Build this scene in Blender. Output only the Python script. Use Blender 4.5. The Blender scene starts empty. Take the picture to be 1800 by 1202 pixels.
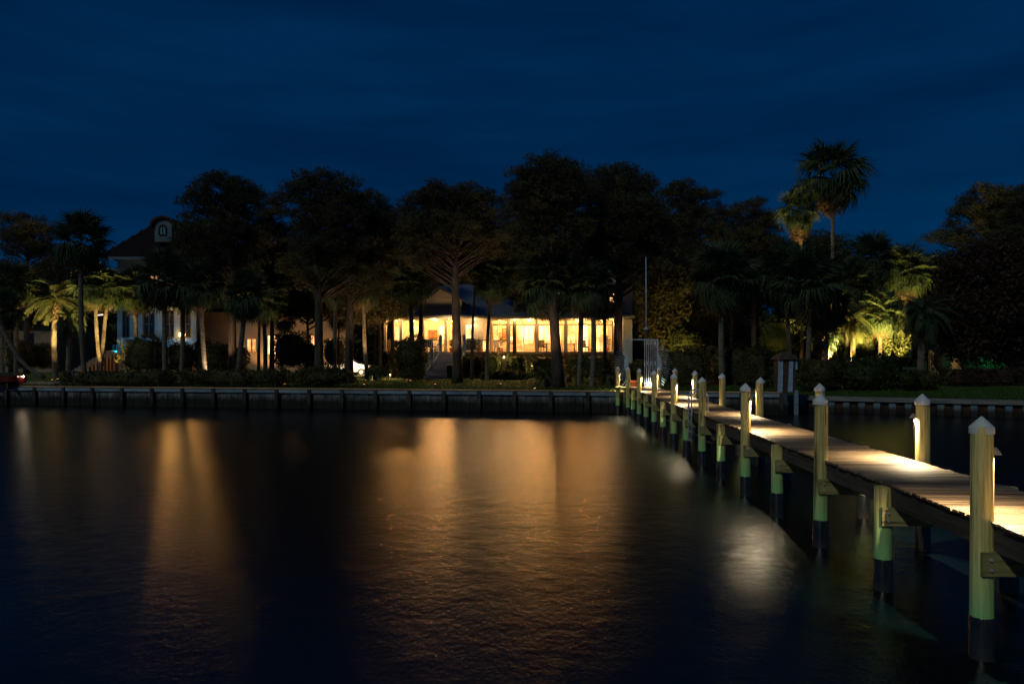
import bpy, math, random
import numpy as np
from mathutils import Vector, Matrix
random.seed(7)
RNG = np.random.default_rng(11)
S = bpy.context.scene
C = S.collection
PI = math.pi

# ---------------------------------------------------------------- camera
CAM_H = 3.4; F = 1323.0; HY = 623.0
cam = bpy.data.objects.new('camera', bpy.data.cameras.new('camera')); C.objects.link(cam)
cam.location = (0, 0, CAM_H); cam.rotation_euler = (PI/2, 0, 0)
cam.data.sensor_width = 36; cam.data.lens = 36*F/1800; cam.data.shift_y = (HY-601)/1800
cam.data.clip_start = .1; cam.data.clip_end = 6000
S.camera = cam

# ---------------------------------------------------------------- sky, moonlight, exposure
MOON = Vector((-.5, -.7, .60)).normalized()
w = bpy.data.worlds.new('World'); S.world = w; w.use_nodes = True
nt = w.node_tree; nt.nodes.clear()
def wn(t, **k):
    n = nt.nodes.new(t)
    for a, b in k.items(): setattr(n, a, b)
    return n
sky = wn('ShaderNodeTexSky', sky_type='NISHITA', sun_disc=False)
sky.sun_elevation = math.asin(MOON.z); sky.sun_rotation = math.atan2(MOON.x, MOON.y)
sky.altitude = 0; sky.air_density = 1.0; sky.dust_density = .3; sky.ozone_density = 3
tint = wn('ShaderNodeMix', data_type='RGBA', blend_type='MULTIPLY'); tint.inputs[0].default_value = 1
tint.inputs[7].default_value = (.010, .48, 1.0, 1)
nt.links.new(sky.outputs[0], tint.inputs[6])
tc = wn('ShaderNodeTexCoord')
mp = wn('ShaderNodeMapping'); mp.inputs['Scale'].default_value = (1.6, 1.6, 11)
nt.links.new(tc.outputs['Generated'], mp.inputs[0])
no = wn('ShaderNodeTexNoise'); no.inputs['Scale'].default_value = 1.7; no.inputs['Detail'].default_value = 5; no.inputs['Roughness'].default_value = .55
nt.links.new(mp.outputs[0], no.inputs['Vector'])
cr = wn('ShaderNodeValToRGB')
cr.color_ramp.elements[0].position = .28; cr.color_ramp.elements[0].color = (.62, .62, .67, 1)
cr.color_ramp.elements[1].position = .66; cr.color_ramp.elements[1].color = (1.06, 1.06, 1.03, 1)
nt.links.new(no.outputs[0], cr.inputs[0])
cl = wn('ShaderNodeMix', data_type='RGBA', blend_type='MULTIPLY'); cl.inputs[0].default_value = 1
ev = wn('ShaderNodeMix', data_type='RGBA', blend_type='MIX'); ev.inputs[0].default_value = .84
nt.links.new(tint.outputs[2], ev.inputs[6]); ev.inputs[7].default_value = (0, 1.13, 4.15, 1)
nt.links.new(ev.outputs[2], cl.inputs[6]); nt.links.new(cr.outputs[0], cl.inputs[7])
bg = wn('ShaderNodeBackground'); bg.inputs[1].default_value = .0180
nt.links.new(cl.outputs[2], bg.inputs[0])
wo = wn('ShaderNodeOutputWorld'); nt.links.new(bg.outputs[0], wo.inputs[0])

sd = bpy.data.lights.new('moon', 'SUN'); sd.energy = .44; sd.angle = math.radians(4); sd.color = (.92, 1.0, .86)
so = bpy.data.objects.new('moon', sd); C.objects.link(so)
so.rotation_euler = MOON.to_track_quat('Z', 'Y').to_euler()
S.view_settings.view_transform = 'Standard'; S.view_settings.look = 'None'
S.view_settings.exposure = 0; S.view_settings.gamma = 1; S.view_settings.use_curve_mapping = False

# strengths of the lamps, visible and added
K_POST = 450.0     # dock post lamps
K_PORCH = 265.0    # porch ceiling panels
K_UP = 12.0        # garden uplights, the added canopy ones too

# ---------------------------------------------------------------- helpers
def at(px, py, Y): return Vector(((px-900)/F*Y, Y, CAM_H-(py-HY)/F*Y))
def PX(px, Y): return (px-900)/F*Y

def tag(o, label=None, cat=None, group=None, kind=None):
    if label: o['label'] = label
    if cat: o['category'] = cat
    if group: o['group'] = group
    if kind: o['kind'] = kind
    return o
def empty(name, loc=(0,0,0), rz=0, label=None, cat=None, group=None):
    o = bpy.data.objects.new(name, None); C.objects.link(o)
    o.location = loc; o.rotation_euler = (0, 0, rz); o.empty_display_size = .2
    return tag(o, label, cat, group)
def link(name, me, parent=None, loc=None, rot=None):
    o = bpy.data.objects.new(name, me); C.objects.link(o)
    if parent is not None: o.parent = parent
    if loc is not None: o.location = loc
    if rot is not None: o.rotation_euler = rot
    return o
def fastmesh(name, verts, loops, counts, mat, smooth=False):
    me = bpy.data.meshes.new(name)
    verts = np.asarray(verts, dtype=np.float32).reshape(-1, 3)
    loops = np.asarray(loops, dtype=np.int32); counts = np.asarray(counts, dtype=np.int32)
    me.vertices.add(len(verts)); me.vertices.foreach_set('co', verts.ravel())
    me.loops.add(len(loops)); me.loops.foreach_set('vertex_index', loops)
    me.polygons.add(len(counts))
    me.polygons.foreach_set('loop_start', np.concatenate([[0], np.cumsum(counts)[:-1]]).astype(np.int32))
    me.polygons.foreach_set('use_smooth', np.full(len(counts), bool(smooth)))
    me.update(calc_edges=True); me.validate()
    if mat: me.materials.append(mat)
    return me
class MB:
    def __init__(s): s.v = []; s.l = []; s.c = []; s.n = 0
    def add(s, V, Fs):
        for f in Fs:
            s.l.extend([i+s.n for i in f]); s.c.append(len(f))
        s.v.extend([tuple(p) for p in V]); s.n += len(V); return s
    def box(s, x0, x1, y0, y1, z0, z1, rz=0, c=None):
        V = [(x,y,z) for z in (z0,z1) for y in (y0,y1) for x in (x0,x1)]
        if rz:
            cx, cy = c if c else ((x0+x1)/2, (y0+y1)/2); ca, sa = math.cos(rz), math.sin(rz)
            V = [(cx+(x-cx)*ca-(y-cy)*sa, cy+(x-cx)*sa+(y-cy)*ca, z) for x,y,z in V]
        return s.add(V, [(0,2,3,1),(4,5,7,6),(0,1,5,4),(1,3,7,5),(3,2,6,7),(2,0,4,6)])
    def tube(s, pts, rad, n=8, cap=True):
        pts = [Vector(p) for p in pts]; m = len(pts)
        if not hasattr(rad, '__len__'): rad = [rad]*m
        V = []; up = None
        for i, p in enumerate(pts):
            d = (pts[min(i+1,m-1)]-pts[max(i-1,0)])
            if d.length < 1e-9: d = Vector((0,0,1))
            d.normalize()
            if up is None: up = Vector((0,1,0)) if abs(d.y) < .9 else Vector((1,0,0))
            a = d.cross(up); a.normalize(); b = a.cross(d); up = b
            for k in range(n):
                t = 2*PI*k/n; V.append(p+(a*math.cos(t)+b*math.sin(t))*rad[i])
        Fs = [(i*n+k, i*n+(k+1)%n, (i+1)*n+(k+1)%n, (i+1)*n+k) for i in range(m-1) for k in range(n)]
        if cap: Fs += [tuple(range(n))[::-1], tuple((m-1)*n+k for k in range(n))]
        return s.add(V, Fs)
    def lathe(s, prof, n=16, c=(0,0,0)):
        V = [(c[0]+r*math.cos(2*PI*k/n), c[1]+r*math.sin(2*PI*k/n), c[2]+z) for r, z in prof for k in range(n)]
        m = len(prof)
        Fs = [(i*n+k, i*n+(k+1)%n, (i+1)*n+(k+1)%n, (i+1)*n+k) for i in range(m-1) for k in range(n)]
        return s.add(V, Fs)
    def mesh(s, name, mat, smooth=False): return fastmesh(name, s.v, s.l, s.c, mat, smooth)
    def build(s, name, mat, parent=None, smooth=False): return link(name, s.mesh(name, mat, smooth), parent)

# ---------------------------------------------------------------- materials
def newmat(name):
    m = bpy.data.materials.new(name); m.use_nodes = True
    n = m.node_tree.nodes; b = n['Principled BSDF']; return m, m.node_tree, b
def noisy(name, c1, c2, scale=(4,4,4), rough=.8, bump=.3, bumpd=.02, detail=5, rand=.12, zband=None, spec=.3, coords='Object', contrast=(.35,.65), metal=0, cracks=None):
    m, t, b = newmat(name); N = t.nodes; L = t.links
    tc = N.new('ShaderNodeTexCoord'); mp = N.new('ShaderNodeMapping'); mp.inputs['Scale'].default_value = scale
    oi = N.new('ShaderNodeObjectInfo'); off = N.new('ShaderNodeVectorMath'); off.operation = 'SCALE'
    L.new(oi.outputs['Random'], off.inputs['Scale']); off.inputs[0].default_value = (31, 17, 23)
    L.new(tc.outputs[coords], mp.inputs[0]); L.new(off.outputs[0], mp.inputs['Location'])
    no = N.new('ShaderNodeTexNoise'); no.inputs['Scale'].default_value = 1; no.inputs['Detail'].default_value = detail; no.inputs['Roughness'].default_value = .6
    L.new(mp.outputs[0], no.inputs['Vector'])
    r = N.new('ShaderNodeValToRGB'); r.color_ramp.elements[0].position = contrast[0]; r.color_ramp.elements[1].position = contrast[1]
    r.color_ramp.elements[0].color = (*c1, 1); r.color_ramp.elements[1].color = (*c2, 1)
    L.new(no.outputs[0], r.inputs[0]); col = r.outputs[0]
    if rand:
        hs = N.new('ShaderNodeHueSaturation'); mr = N.new('ShaderNodeMapRange'); mr.inputs[3].default_value = 1-rand*1.6; mr.inputs[4].default_value = 1+rand*1.6
        L.new(oi.outputs['Random'], mr.inputs[0]); L.new(mr.outputs[0], hs.inputs['Value']); L.new(col, hs.inputs['Color']); col = hs.outputs[0]
    if cracks:   # long dark drying checks along the grain
        mp3 = N.new('ShaderNodeMapping'); mp3.inputs['Scale'].default_value = cracks; L.new(tc.outputs[coords], mp3.inputs[0]); L.new(off.outputs[0], mp3.inputs['Location'])
        n3 = N.new('ShaderNodeTexNoise'); n3.inputs['Scale'].default_value = 1; n3.inputs['Detail'].default_value = 2; L.new(mp3.outputs[0], n3.inputs['Vector'])
        r3 = N.new('ShaderNodeValToRGB'); r3.color_ramp.elements[0].position = .30; r3.color_ramp.elements[1].position = .40
        r3.color_ramp.elements[0].color = (.22,.18,.15,1); r3.color_ramp.elements[1].color = (1,1,1,1); L.new(n3.outputs[0], r3.inputs[0])
        m3 = N.new('ShaderNodeMix'); m3.data_type = 'RGBA'; m3.blend_type = 'MULTIPLY'; m3.inputs[0].default_value = 1; L.new(col, m3.inputs[6]); L.new(r3.outputs[0], m3.inputs[7]); col = m3.outputs[2]
    if zband:   # (z0, z1, colour, amount): growth and wet stain; on piles a greener tone, below a height above water
        ge = N.new('ShaderNodeNewGeometry'); sp = N.new('ShaderNodeSeparateXYZ'); L.new(ge.outputs['Position'], sp.inputs[0])
        ad = N.new('ShaderNodeMath'); ad.operation = 'MULTIPLY_ADD'; L.new(no.outputs[0], ad.inputs[0]); ad.inputs[1].default_value = (zband[1]-zband[0])*.9
        L.new(sp.outputs[2], ad.inputs[2])
        mr2 = N.new('ShaderNodeMapRange'); mr2.inputs[1].default_value = zband[0]+(zband[1]-zband[0])*.45; mr2.inputs[2].default_value = zband[1]+(zband[1]-zband[0])*.45
        mr2.inputs[3].default_value = zband[3]; mr2.inputs[4].default_value = 0; L.new(ad.outputs[0], mr2.inputs[0])
        mx = N.new('ShaderNodeMix'); mx.data_type = 'RGBA'; L.new(mr2.outputs[0], mx.inputs[0]); L.new(col, mx.inputs[6]); mx.inputs[7].default_value = (*zband[2], 1); col = mx.outputs[2]
    L.new(col, b.inputs['Base Color']); b.inputs['Roughness'].default_value = rough; b.inputs['Specular IOR Level'].default_value = spec; b.inputs['Metallic'].default_value = metal
    if bump:
        bp = N.new('ShaderNodeBump'); bp.inputs['Strength'].default_value = bump; bp.inputs['Distance'].default_value = bumpd
        L.new(no.outputs[0], bp.inputs['Height']); L.new(bp.outputs[0], b.inputs['Normal'])
    return m
def leafmat(name, c1, c2, transl=.35, rough=.55):
    m, t, b = newmat(name); N = t.nodes; L = t.links
    ge = N.new('ShaderNodeNewGeometry'); no = N.new('ShaderNodeTexNoise'); no.inputs['Scale'].default_value = .9; no.inputs['Detail'].default_value = 3
    L.new(ge.outputs['Position'], no.inputs['Vector'])
    r = N.new('ShaderNodeValToRGB'); r.color_ramp.elements[0].position = .38; r.color_ramp.elements[1].position = .64
    r.color_ramp.elements[0].color = (*c1, 1); r.color_ramp.elements[1].color = (*c2, 1); L.new(no.outputs[0], r.inputs[0])
    L.new(r.outputs[0], b.inputs['Base Color']); b.inputs['Roughness'].default_value = rough; b.inputs['Specular IOR Level'].default_value = .2
    tr = N.new('ShaderNodeBsdfTranslucent'); L.new(r.outputs[0], tr.inputs[0])
    mx = N.new('ShaderNodeMixShader'); mx.inputs[0].default_value = transl
    L.new(b.outputs[0], mx.inputs[1]); L.new(tr.outputs[0], mx.inputs[2]); L.new(mx.outputs[0], N['Material Output'].inputs[0])
    return m
def emis(name, col, s):
    m, t, b = newmat(name); b.inputs['Base Color'].default_value = (*col, 1)
    b.inputs['Emission Color'].default_value = (*col, 1); b.inputs['Emission Strength'].default_value = s; return m
def glow(name, c1, c2, s1, s2, scale=(.8,.8,.8)):     # lit interior seen through a window
    m, t, b = newmat(name); N = t.nodes; L = t.links
    tc = N.new('ShaderNodeTexCoord'); mp = N.new('ShaderNodeMapping'); mp.inputs['Scale'].default_value = scale
    L.new(tc.outputs['Object'], mp.inputs[0]); no = N.new('ShaderNodeTexNoise'); no.inputs['Scale'].default_value = 1; no.inputs['Detail'].default_value = 3; L.new(mp.outputs[0], no.inputs['Vector'])
    r = N.new('ShaderNodeValToRGB'); r.color_ramp.elements[0].position = .4; r.color_ramp.elements[1].position = .6
    r.color_ramp.elements[0].color = (*c1, 1); r.color_ramp.elements[1].color = (*c2, 1); L.new(no.outputs[0], r.inputs[0])
    mr = N.new('ShaderNodeMapRange'); mr.inputs[1].default_value = .4; mr.inputs[2].default_value = .6; mr.inputs[3].default_value = s1; mr.inputs[4].default_value = s2; L.new(no.outputs[0], mr.inputs[0])
    b.inputs['Base Color'].default_value = (.2,.2,.2,1)
    L.new(r.outputs[0], b.inputs['Emission Color']); L.new(mr.outputs[0], b.inputs['Emission Strength']); return m

M = {}
M['deck'] = noisy('deck_board_wood', (.085,.055,.032), (.31,.215,.125), (1.3,40,40), .62, .6, .008, 7, .30, contrast=(.3,.7))
M['pile'] = noisy('treated_pile_wood', (.28,.205,.06), (.86,.71,.27), (26,26,1.1), .8, .9, .016, 8, .14, cracks=(17,17,.9), zband=(.45,1.35,(.26,.70,.25),.88), contrast=(.26,.66))  # greener towards the bottom
M['beam'] = noisy('treated_beam_wood', (.24,.20,.08), (.46,.40,.17), (2.5,30,30), .8, .5, .006, 6, .12, contrast=(.3,.66), cracks=(1.5,14,24))
M['stringer'] = noisy('weathered_stringer_wood', (.055,.045,.036), (.13,.105,.08), (20,1.4,20), .85, .5, .006, 6, .1, cracks=(14,.8,20))
M['wrap'] = noisy('black_pile_wrap', (.010,.012,.014), (.03,.034,.036), (6,6,2), .26, .15, .01, 4, 0, zband=(-.1,.16,(.06,.045,.02),.8), spec=.6)
M['cap'] = noisy('white_plastic_cap', (.74,.75,.72), (.82,.82,.80), (14,14,14), .38, .03, .003, 3, .03, spec=.5)
M['white'] = noisy('white_metal_blue_light', (.30,.42,.58), (.40,.54,.70), (5,5,5), .45, .05, .003, 3, .04)  # white paint with the bluish evening light put into its colour
M['steel'] = noisy('brushed_steel', (.50,.52,.54), (.66,.68,.70), (5,5,40), .32, .05, .002, 3, 0, metal=.25)
M['bronze'] = noisy('lamp_hood_metal', (.30,.24,.18), (.45,.38,.3), (9,9,9), .5, .05, .002, 3, 0)
M['bulb'] = emis('lamp_bulb', (1,.80,.50), 60)
M['bulb_soft'] = emis('porch_lamp_glass', (1,.50,.16), 7)
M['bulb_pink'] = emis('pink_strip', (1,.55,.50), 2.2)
M['wallwood'] = noisy('seawall_board', (.06,.066,.07), (.19,.20,.205), (3,3,1.2), .85, .5, .02, 5, .22, zband=(.48,.80,(.012,.010,.008),.95))
M['wallpost'] = noisy('seawall_post_wood', (.03,.027,.024), (.075,.066,.055), (5,5,1.5), .85, .5, .02, 5, .15, zband=(.2,.6,(.01,.008,.006),.9))
M['waler'] = noisy('pale_waler_board', (.13,.19,.25), (.28,.36,.43), (1.2,12,12), .8, .4, .01, 5, .12)  # bluish light is mixed into the board colour
M['wallcap'] = noisy('seawall_cap_wood', (.42,.25,.12), (.68,.42,.22), (1.2,14,14), .75, .4, .01, 5, .12)  # orange glow of the house lights is tinted into this colour
M['vinyl'] = noisy('pale_vinyl_sheet', (.11,.17,.22), (.20,.28,.34), (2,2,1.4), .55, .2, .01, 5, .12, zband=(.26,.5,(.02,.014,.01),.95))
M['concap'] = noisy('grey_cap_beam', (.13,.13,.12), (.24,.235,.22), (1.2,9,9), .85, .4, .01, 5, .1)
M['brownsheet'] = noisy('dark_brown_sheet', (.03,.018,.012), (.10,.055,.035), (3,3,2), .85, .4, .02, 5, .2, zband=(.15,.5,(.012,.010,.008),.9))  # darker brown for the recessed sheets
M['bark'] = noisy('pine_bark', (.035,.026,.020), (.10,.078,.062), (7,7,1.6), .95, .9, .05, 6, .1)
M['palmbark'] = noisy('palm_trunk_bark', (.09,.075,.06), (.20,.175,.14), (3,3,9), .95, .9, .04, 6, .12)
M['boots'] = noisy('palm_boots', (.10,.065,.035), (.24,.16,.09), (8,8,8), .95, .8, .04, 5, .1)
M['needle'] = leafmat('pine_needles', (.050,.050,.026), (.120,.115,.055), .3)
M['leaf'] = leafmat('broad_leaves', (.055,.056,.022), (.12,.115,.045), .4)
M['redleaf'] = leafmat('dark_reddish_leaves', (.040,.022,.016), (.09,.055,.035), .3)
M['hedge'] = leafmat('hedge_leaves', (.030,.046,.014), (.085,.105,.034), .3)
M['fan'] = leafmat('fan_palm_leaf', (.035,.062,.030), (.085,.125,.060), .25)
M['feather'] = leafmat('feather_palm_leaf', (.060,.080,.030), (.14,.16,.07), .3)
M['dead'] = leafmat('dry_palm_frond', (.10,.065,.035), (.20,.14,.08), .25, .8)
M['grass'] = noisy('lawn_grass', (.030,.068,.008), (.070,.135,.016), (1.3,1.3,1.3), .95, .6, .06, 8, 0, coords='Object')
M['blade'] = leafmat('grass_blades', (.03,.06,.010), (.07,.12,.02), .3)
M['sand'] = noisy('pale_sand', (.26,.22,.17), (.42,.37,.3), (2,2,2), .95, .4, .03, 6, 0)
M['siding'] = noisy('cream_siding', (.46,.42,.34), (.56,.52,.43), (.8,.8,.8), .7, .05, .01, 3, .03)
M['trim'] = noisy('cream_trim', (.52,.44,.32), (.60,.51,.38), (2,2,2), .55, .03, .01, 3, .03)
M['floor'] = noisy('porch_floor', (.30,.24,.18), (.38,.31,.23), (1,9,1), .6, .05, .01, 3, .03)
M['ceil'] = noisy('porch_ceiling', (.66,.60,.47), (.72,.66,.53), (1,9,1), .6, .03, .01, 3, 0)
M['stucco'] = noisy('peach_stucco', (.26,.18,.12), (.34,.24,.16), (.5,.5,.5), .9, .3, .02, 6, 0)
M['wstucco'] = noisy('white_stucco_blue_night', (.07,.12,.16), (.11,.17,.22), (.5,.5,.5), .9, .2, .02, 6, 0)  # white walls, their blue night dimness put into the colour
M['metalroof'] = noisy('blue_grey_metal_roof', (.09,.105,.14), (.13,.15,.19), (.6,.6,.6), .42, .1, .01, 4, 0, spec=.5)
M['tile'] = noisy('clay_roof_tile', (.016,.010,.009), (.036,.021,.017), (2.5,2.5,2.5), .85, .3, .02, 5, .15)
M['dark'] = noisy('dark_frame', (.018,.016,.015), (.04,.036,.032), (4,4,4), .6, .1, .01, 3, .05)
M['darkwood'] = noisy('dark_stained_wood', (.045,.032,.022), (.10,.07,.045), (3,3,12), .7, .3, .01, 5, .1)
M['lattice'] = noisy('skirt_boards', (.10,.075,.05), (.2,.15,.1), (4,4,1), .8, .3, .01, 5, .1)
M['bluechair'] = noisy('blue_upholstery', (.04,.06,.16), (.07,.10,.24), (5,5,5), .8, .1, .01, 3, .05)
M['step'] = noisy('grey_stair_tread', (.50,.52,.56), (.66,.68,.72), (1,8,4), .75, .2, .01, 4, .08)
M['red'] = noisy('red_gelcoat', (.10,.008,.008), (.15,.012,.01), (3,3,3), .25, .03, .01, 3, 0, spec=.6)
M['orange'] = noisy('terracotta', (.42,.09,.04), (.60,.15,.07), (8,8,8), .8, .2, .01, 3, .05)
M['carpaint'] = noisy('white_car_paint', (.68,.68,.66), (.74,.74,.72), (2,2,2), .22, .0, .01, 3, 0, spec=.6)
M['green_bin'] = noisy('green_bin_plastic', (.008,.04,.035), (.014,.06,.05), (3,3,3), .5, .1, .01, 3, 0)
M['glow'] = glow('lit_room', (1,.38,.09), (1,.50,.17), .8, 4.0)
M['glow_dim'] = glow('dim_lit_room', (1,.42,.12), (1,.66,.32), .35, 1.3)
M['night_glass'] = noisy('dark_window_glass', (.01,.012,.015), (.02,.022,.026), (1,1,1), .08, 0, .01, 2, 0, spec=.8)
M['pic'] = noisy('framed_painting_canvas', (.16,.07,.03), (.45,.27,.12), (3,3,5), .6, 0, .01, 4, .3)

def lamp(name, loc, power, color=(1,.72,.40), parent=None, kind='POINT', size=.02, target=None, spot=None, sizey=None):
    d = bpy.data.lights.new(name, kind); d.energy = power; d.color = color
    if kind == 'AREA':
        d.shape = 'RECTANGLE'; d.size = size; d.size_y = sizey or size
    else: d.shadow_soft_size = size
    if kind == 'SPOT': d.spot_size = math.radians(spot or 70); d.spot_blend = .6
    o = bpy.data.objects.new(name, d); C.objects.link(o); o.location = loc
    if target is not None: o.rotation_euler = (Vector(target)-Vector(loc)).to_track_quat('-Z', 'Y').to_euler()
    if parent is not None: o.parent = parent
    return o

# ================================================================ SETTING
def wallY(X):
    if X <= 15.3: return 44-.172*(X-5.99)
    return max(45.5-.473*(X-16.5), 22)
def gz(X, Y):
    o = max(0, Y-wallY(X)); b = 1.24 if X <= 15.3 else .90
    t = min(1, o/14); t = t*t*(3-2*t)
    return b+(1.42-b)*t + .05*math.sin(X*.35)*math.sin(Y*.3)*min(1, o/3)

# water: one broad sheet with wind ripple
def make_water():
    n = 2
    me = MB().add([(-2500,-1500,0),(2500,-1500,0),(2500,2500,0),(-2500,2500,0)], [(0,1,2,3)]).mesh('water', None)
    m, t, b = newmat('bay_water'); N = t.nodes; L = t.links
    b.inputs['Base Color'].default_value = (.0007,.0048,.0070,1); b.inputs['IOR'].default_value = 1.333
    b.inputs['Specular IOR Level'].default_value = .5; b.inputs['Roughness'].default_value = .22
    ge = N.new('ShaderNodeNewGeometry')
    hs = []
    for sc, st, dist, det in (((.5,.6,1),.4,.06,3), ((2.6,1.9,1),.65,.026,4), ((22,9,1),.75,.009,3)):
        mp = N.new('ShaderNodeMapping'); mp.inputs['Scale'].default_value = sc; mp.inputs['Rotation'].default_value = (0,0,.3)
        L.new(ge.outputs['Position'], mp.inputs[0])
        no = N.new('ShaderNodeTexNoise'); no.inputs['Scale'].default_value = 1; no.inputs['Detail'].default_value = det; no.inputs['Roughness'].default_value = .68
        L.new(mp.outputs[0], no.inputs['Vector'])
        bp = N.new('ShaderNodeBump'); bp.inputs['Strength'].default_value = st; bp.inputs['Distance'].default_value = dist
        L.new(no.outputs[0], bp.inputs['Height'])
        if hs: L.new(hs[-1].outputs[0], bp.inputs['Normal'])
        hs.append(bp)
    L.new(hs[-1].outputs[0], b.inputs['Normal'])
    me.materials.append(m)
    o = link('water', me); tag(o, 'dark rippled bay water', None, kind='structure')
make_water()

# lawn / ground sheet
def make_ground():
    xs = sorted(set([-900,-500,-260,-150,-100,-80] + [round(-70+i*1.5, 3) for i in range(95)] + [15.3,15.31] + [80,100,150,260,500,900]))
    offs = [0,.3,.8,1.5,2.5,4,5.5,7,9,11,14,17,20,24,28,34,42,55,75,110,200,500,1500]
    V = []; Fs = []
    for X in xs:
        y0 = wallY(X)+.12
        for o in offs: V.append((X, y0+o, gz(X, y0+o)))
    n = len(offs)
    for i in range(len(xs)-1):
        for j in range(n-1): Fs.append((i*n+j, (i+1)*n+j, (i+1)*n+j+1, i*n+j+1))
    o = link('lawn', MB().add(V, Fs).mesh('lawn', M['grass'], True)); tag(o, 'dim lawn behind the seawall', kind='structure')
make_ground()
# tufts of grass near the seawall edge
def make_grass():
    n = 26000
    X = RNG.uniform(-36, 32, n); t = RNG.random(n)**1.5*11
    Y = np.array([wallY(x) for x in X])+.5+t; Z = np.array([gz(a, b) for a, b in zip(X, Y)])
    h = RNG.uniform(.05,.13,n); a = RNG.uniform(0,2*PI,n); wd = .03
    lx = RNG.normal(0,.04,n); ly = RNG.normal(0,.04,n)
    V = np.zeros((n,3,3)); V[:,0] = np.stack([X-np.cos(a)*wd, Y-np.sin(a)*wd, Z-.01],1); V[:,1] = np.stack([X+np.cos(a)*wd, Y+np.sin(a)*wd, Z-.01],1); V[:,2] = np.stack([X+lx, Y+ly, Z+h],1)
    o = link('grass', fastmesh('grass', V.reshape(-1,3), np.arange(3*n), np.full(n,3), M['blade'])); tag(o, 'grass blades on the shoreline lawn', 'grass', kind='stuff')
make_grass()
# sandy patch at left
sx = MB(); pts = []
for k in range(28):
    a = 2*PI*k/28; X = PX(85,54)+4.6*math.cos(a)*(1+.12*math.sin(3*a)); Y = 55.4+2.6*math.sin(a); pts.append((X, Y, gz(X,Y)+.03))
sx.add(pts+[(PX(85,54),55.4,gz(PX(85,54),55.4)+.05)], [(k,(k+1)%28,28) for k in range(28)])
tag(sx.build('sand_patch', M['sand'], None, True), 'pale sandy patch on the shore at far left', kind='structure')

# ---------------------------------------------------------------- seawalls
def seawall_left():
    root = empty('timber_seawall', (PX(500,47), 47, 0), 0, 'long weathered timber seawall with pale top boards left of and behind the dock', 'seawall')
    R = Matrix.Translation(-Vector(root.location))
    p0 = Vector((15.3, wallY(15.3), 0)); d = (Vector((-45, wallY(-45), 0))-p0); Ltot = d.length; d.normalize()
    ang = math.atan2(-d.y, -d.x); out = Vector((math.sin(ang), -math.cos(ang), 0))   # towards the water
    def place(name, me, s, z, off=0):
        o = link(name, me, root); p = p0+d*s+out*off; o.location = p-Vector(root.location)+Vector((0,0,z)); o.rotation_euler = (0,0,ang); return o
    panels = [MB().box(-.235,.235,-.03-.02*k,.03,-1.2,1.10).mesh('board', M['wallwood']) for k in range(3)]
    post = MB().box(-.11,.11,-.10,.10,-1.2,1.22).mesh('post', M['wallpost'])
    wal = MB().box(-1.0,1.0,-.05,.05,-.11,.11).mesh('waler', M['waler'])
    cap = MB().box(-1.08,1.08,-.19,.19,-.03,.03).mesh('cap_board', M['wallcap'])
    s = .24; i = 0
    while s < Ltot: place('board', panels[random.randrange(3)], s, random.uniform(-.02,.02), random.uniform(-.015,.015)); s += .49; i += 1
    s = .15
    while s < Ltot:
        place('post', post, s, random.uniform(-.02,.02), .16)
        o = place('waler', wal, s+1.08, 1.10, .13); o.rotation_euler[1] = random.uniform(-.004,.004)
        place('cap_board', cap, s+1.08, 1.265+random.uniform(-.004,.004), .05); s += 2.17
    m = MB()
    for sgn, X0, X1 in ((0,-140,-45),):
        a = Vector((X1, wallY(X1))); b_ = Vector((X0, wallY(X0))); L_ = (b_-a).length; k = 0
        while k*1.0 < L_:
            q = a+(b_-a)*(k/L_); m.box(q.x-.48, q.x+.48, q.y-.06, q.y+.06, -1, 1.15, ang); m.box(q.x-.5, q.x+.5, q.y-.2, q.y+.14, 1.235, 1.29, ang); k += 1
    o = m.build('far_wall_run', M['wallwood'], root); o.location = -Vector(root.location); o['kind'] = 'stuff'
seawall_left()
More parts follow.
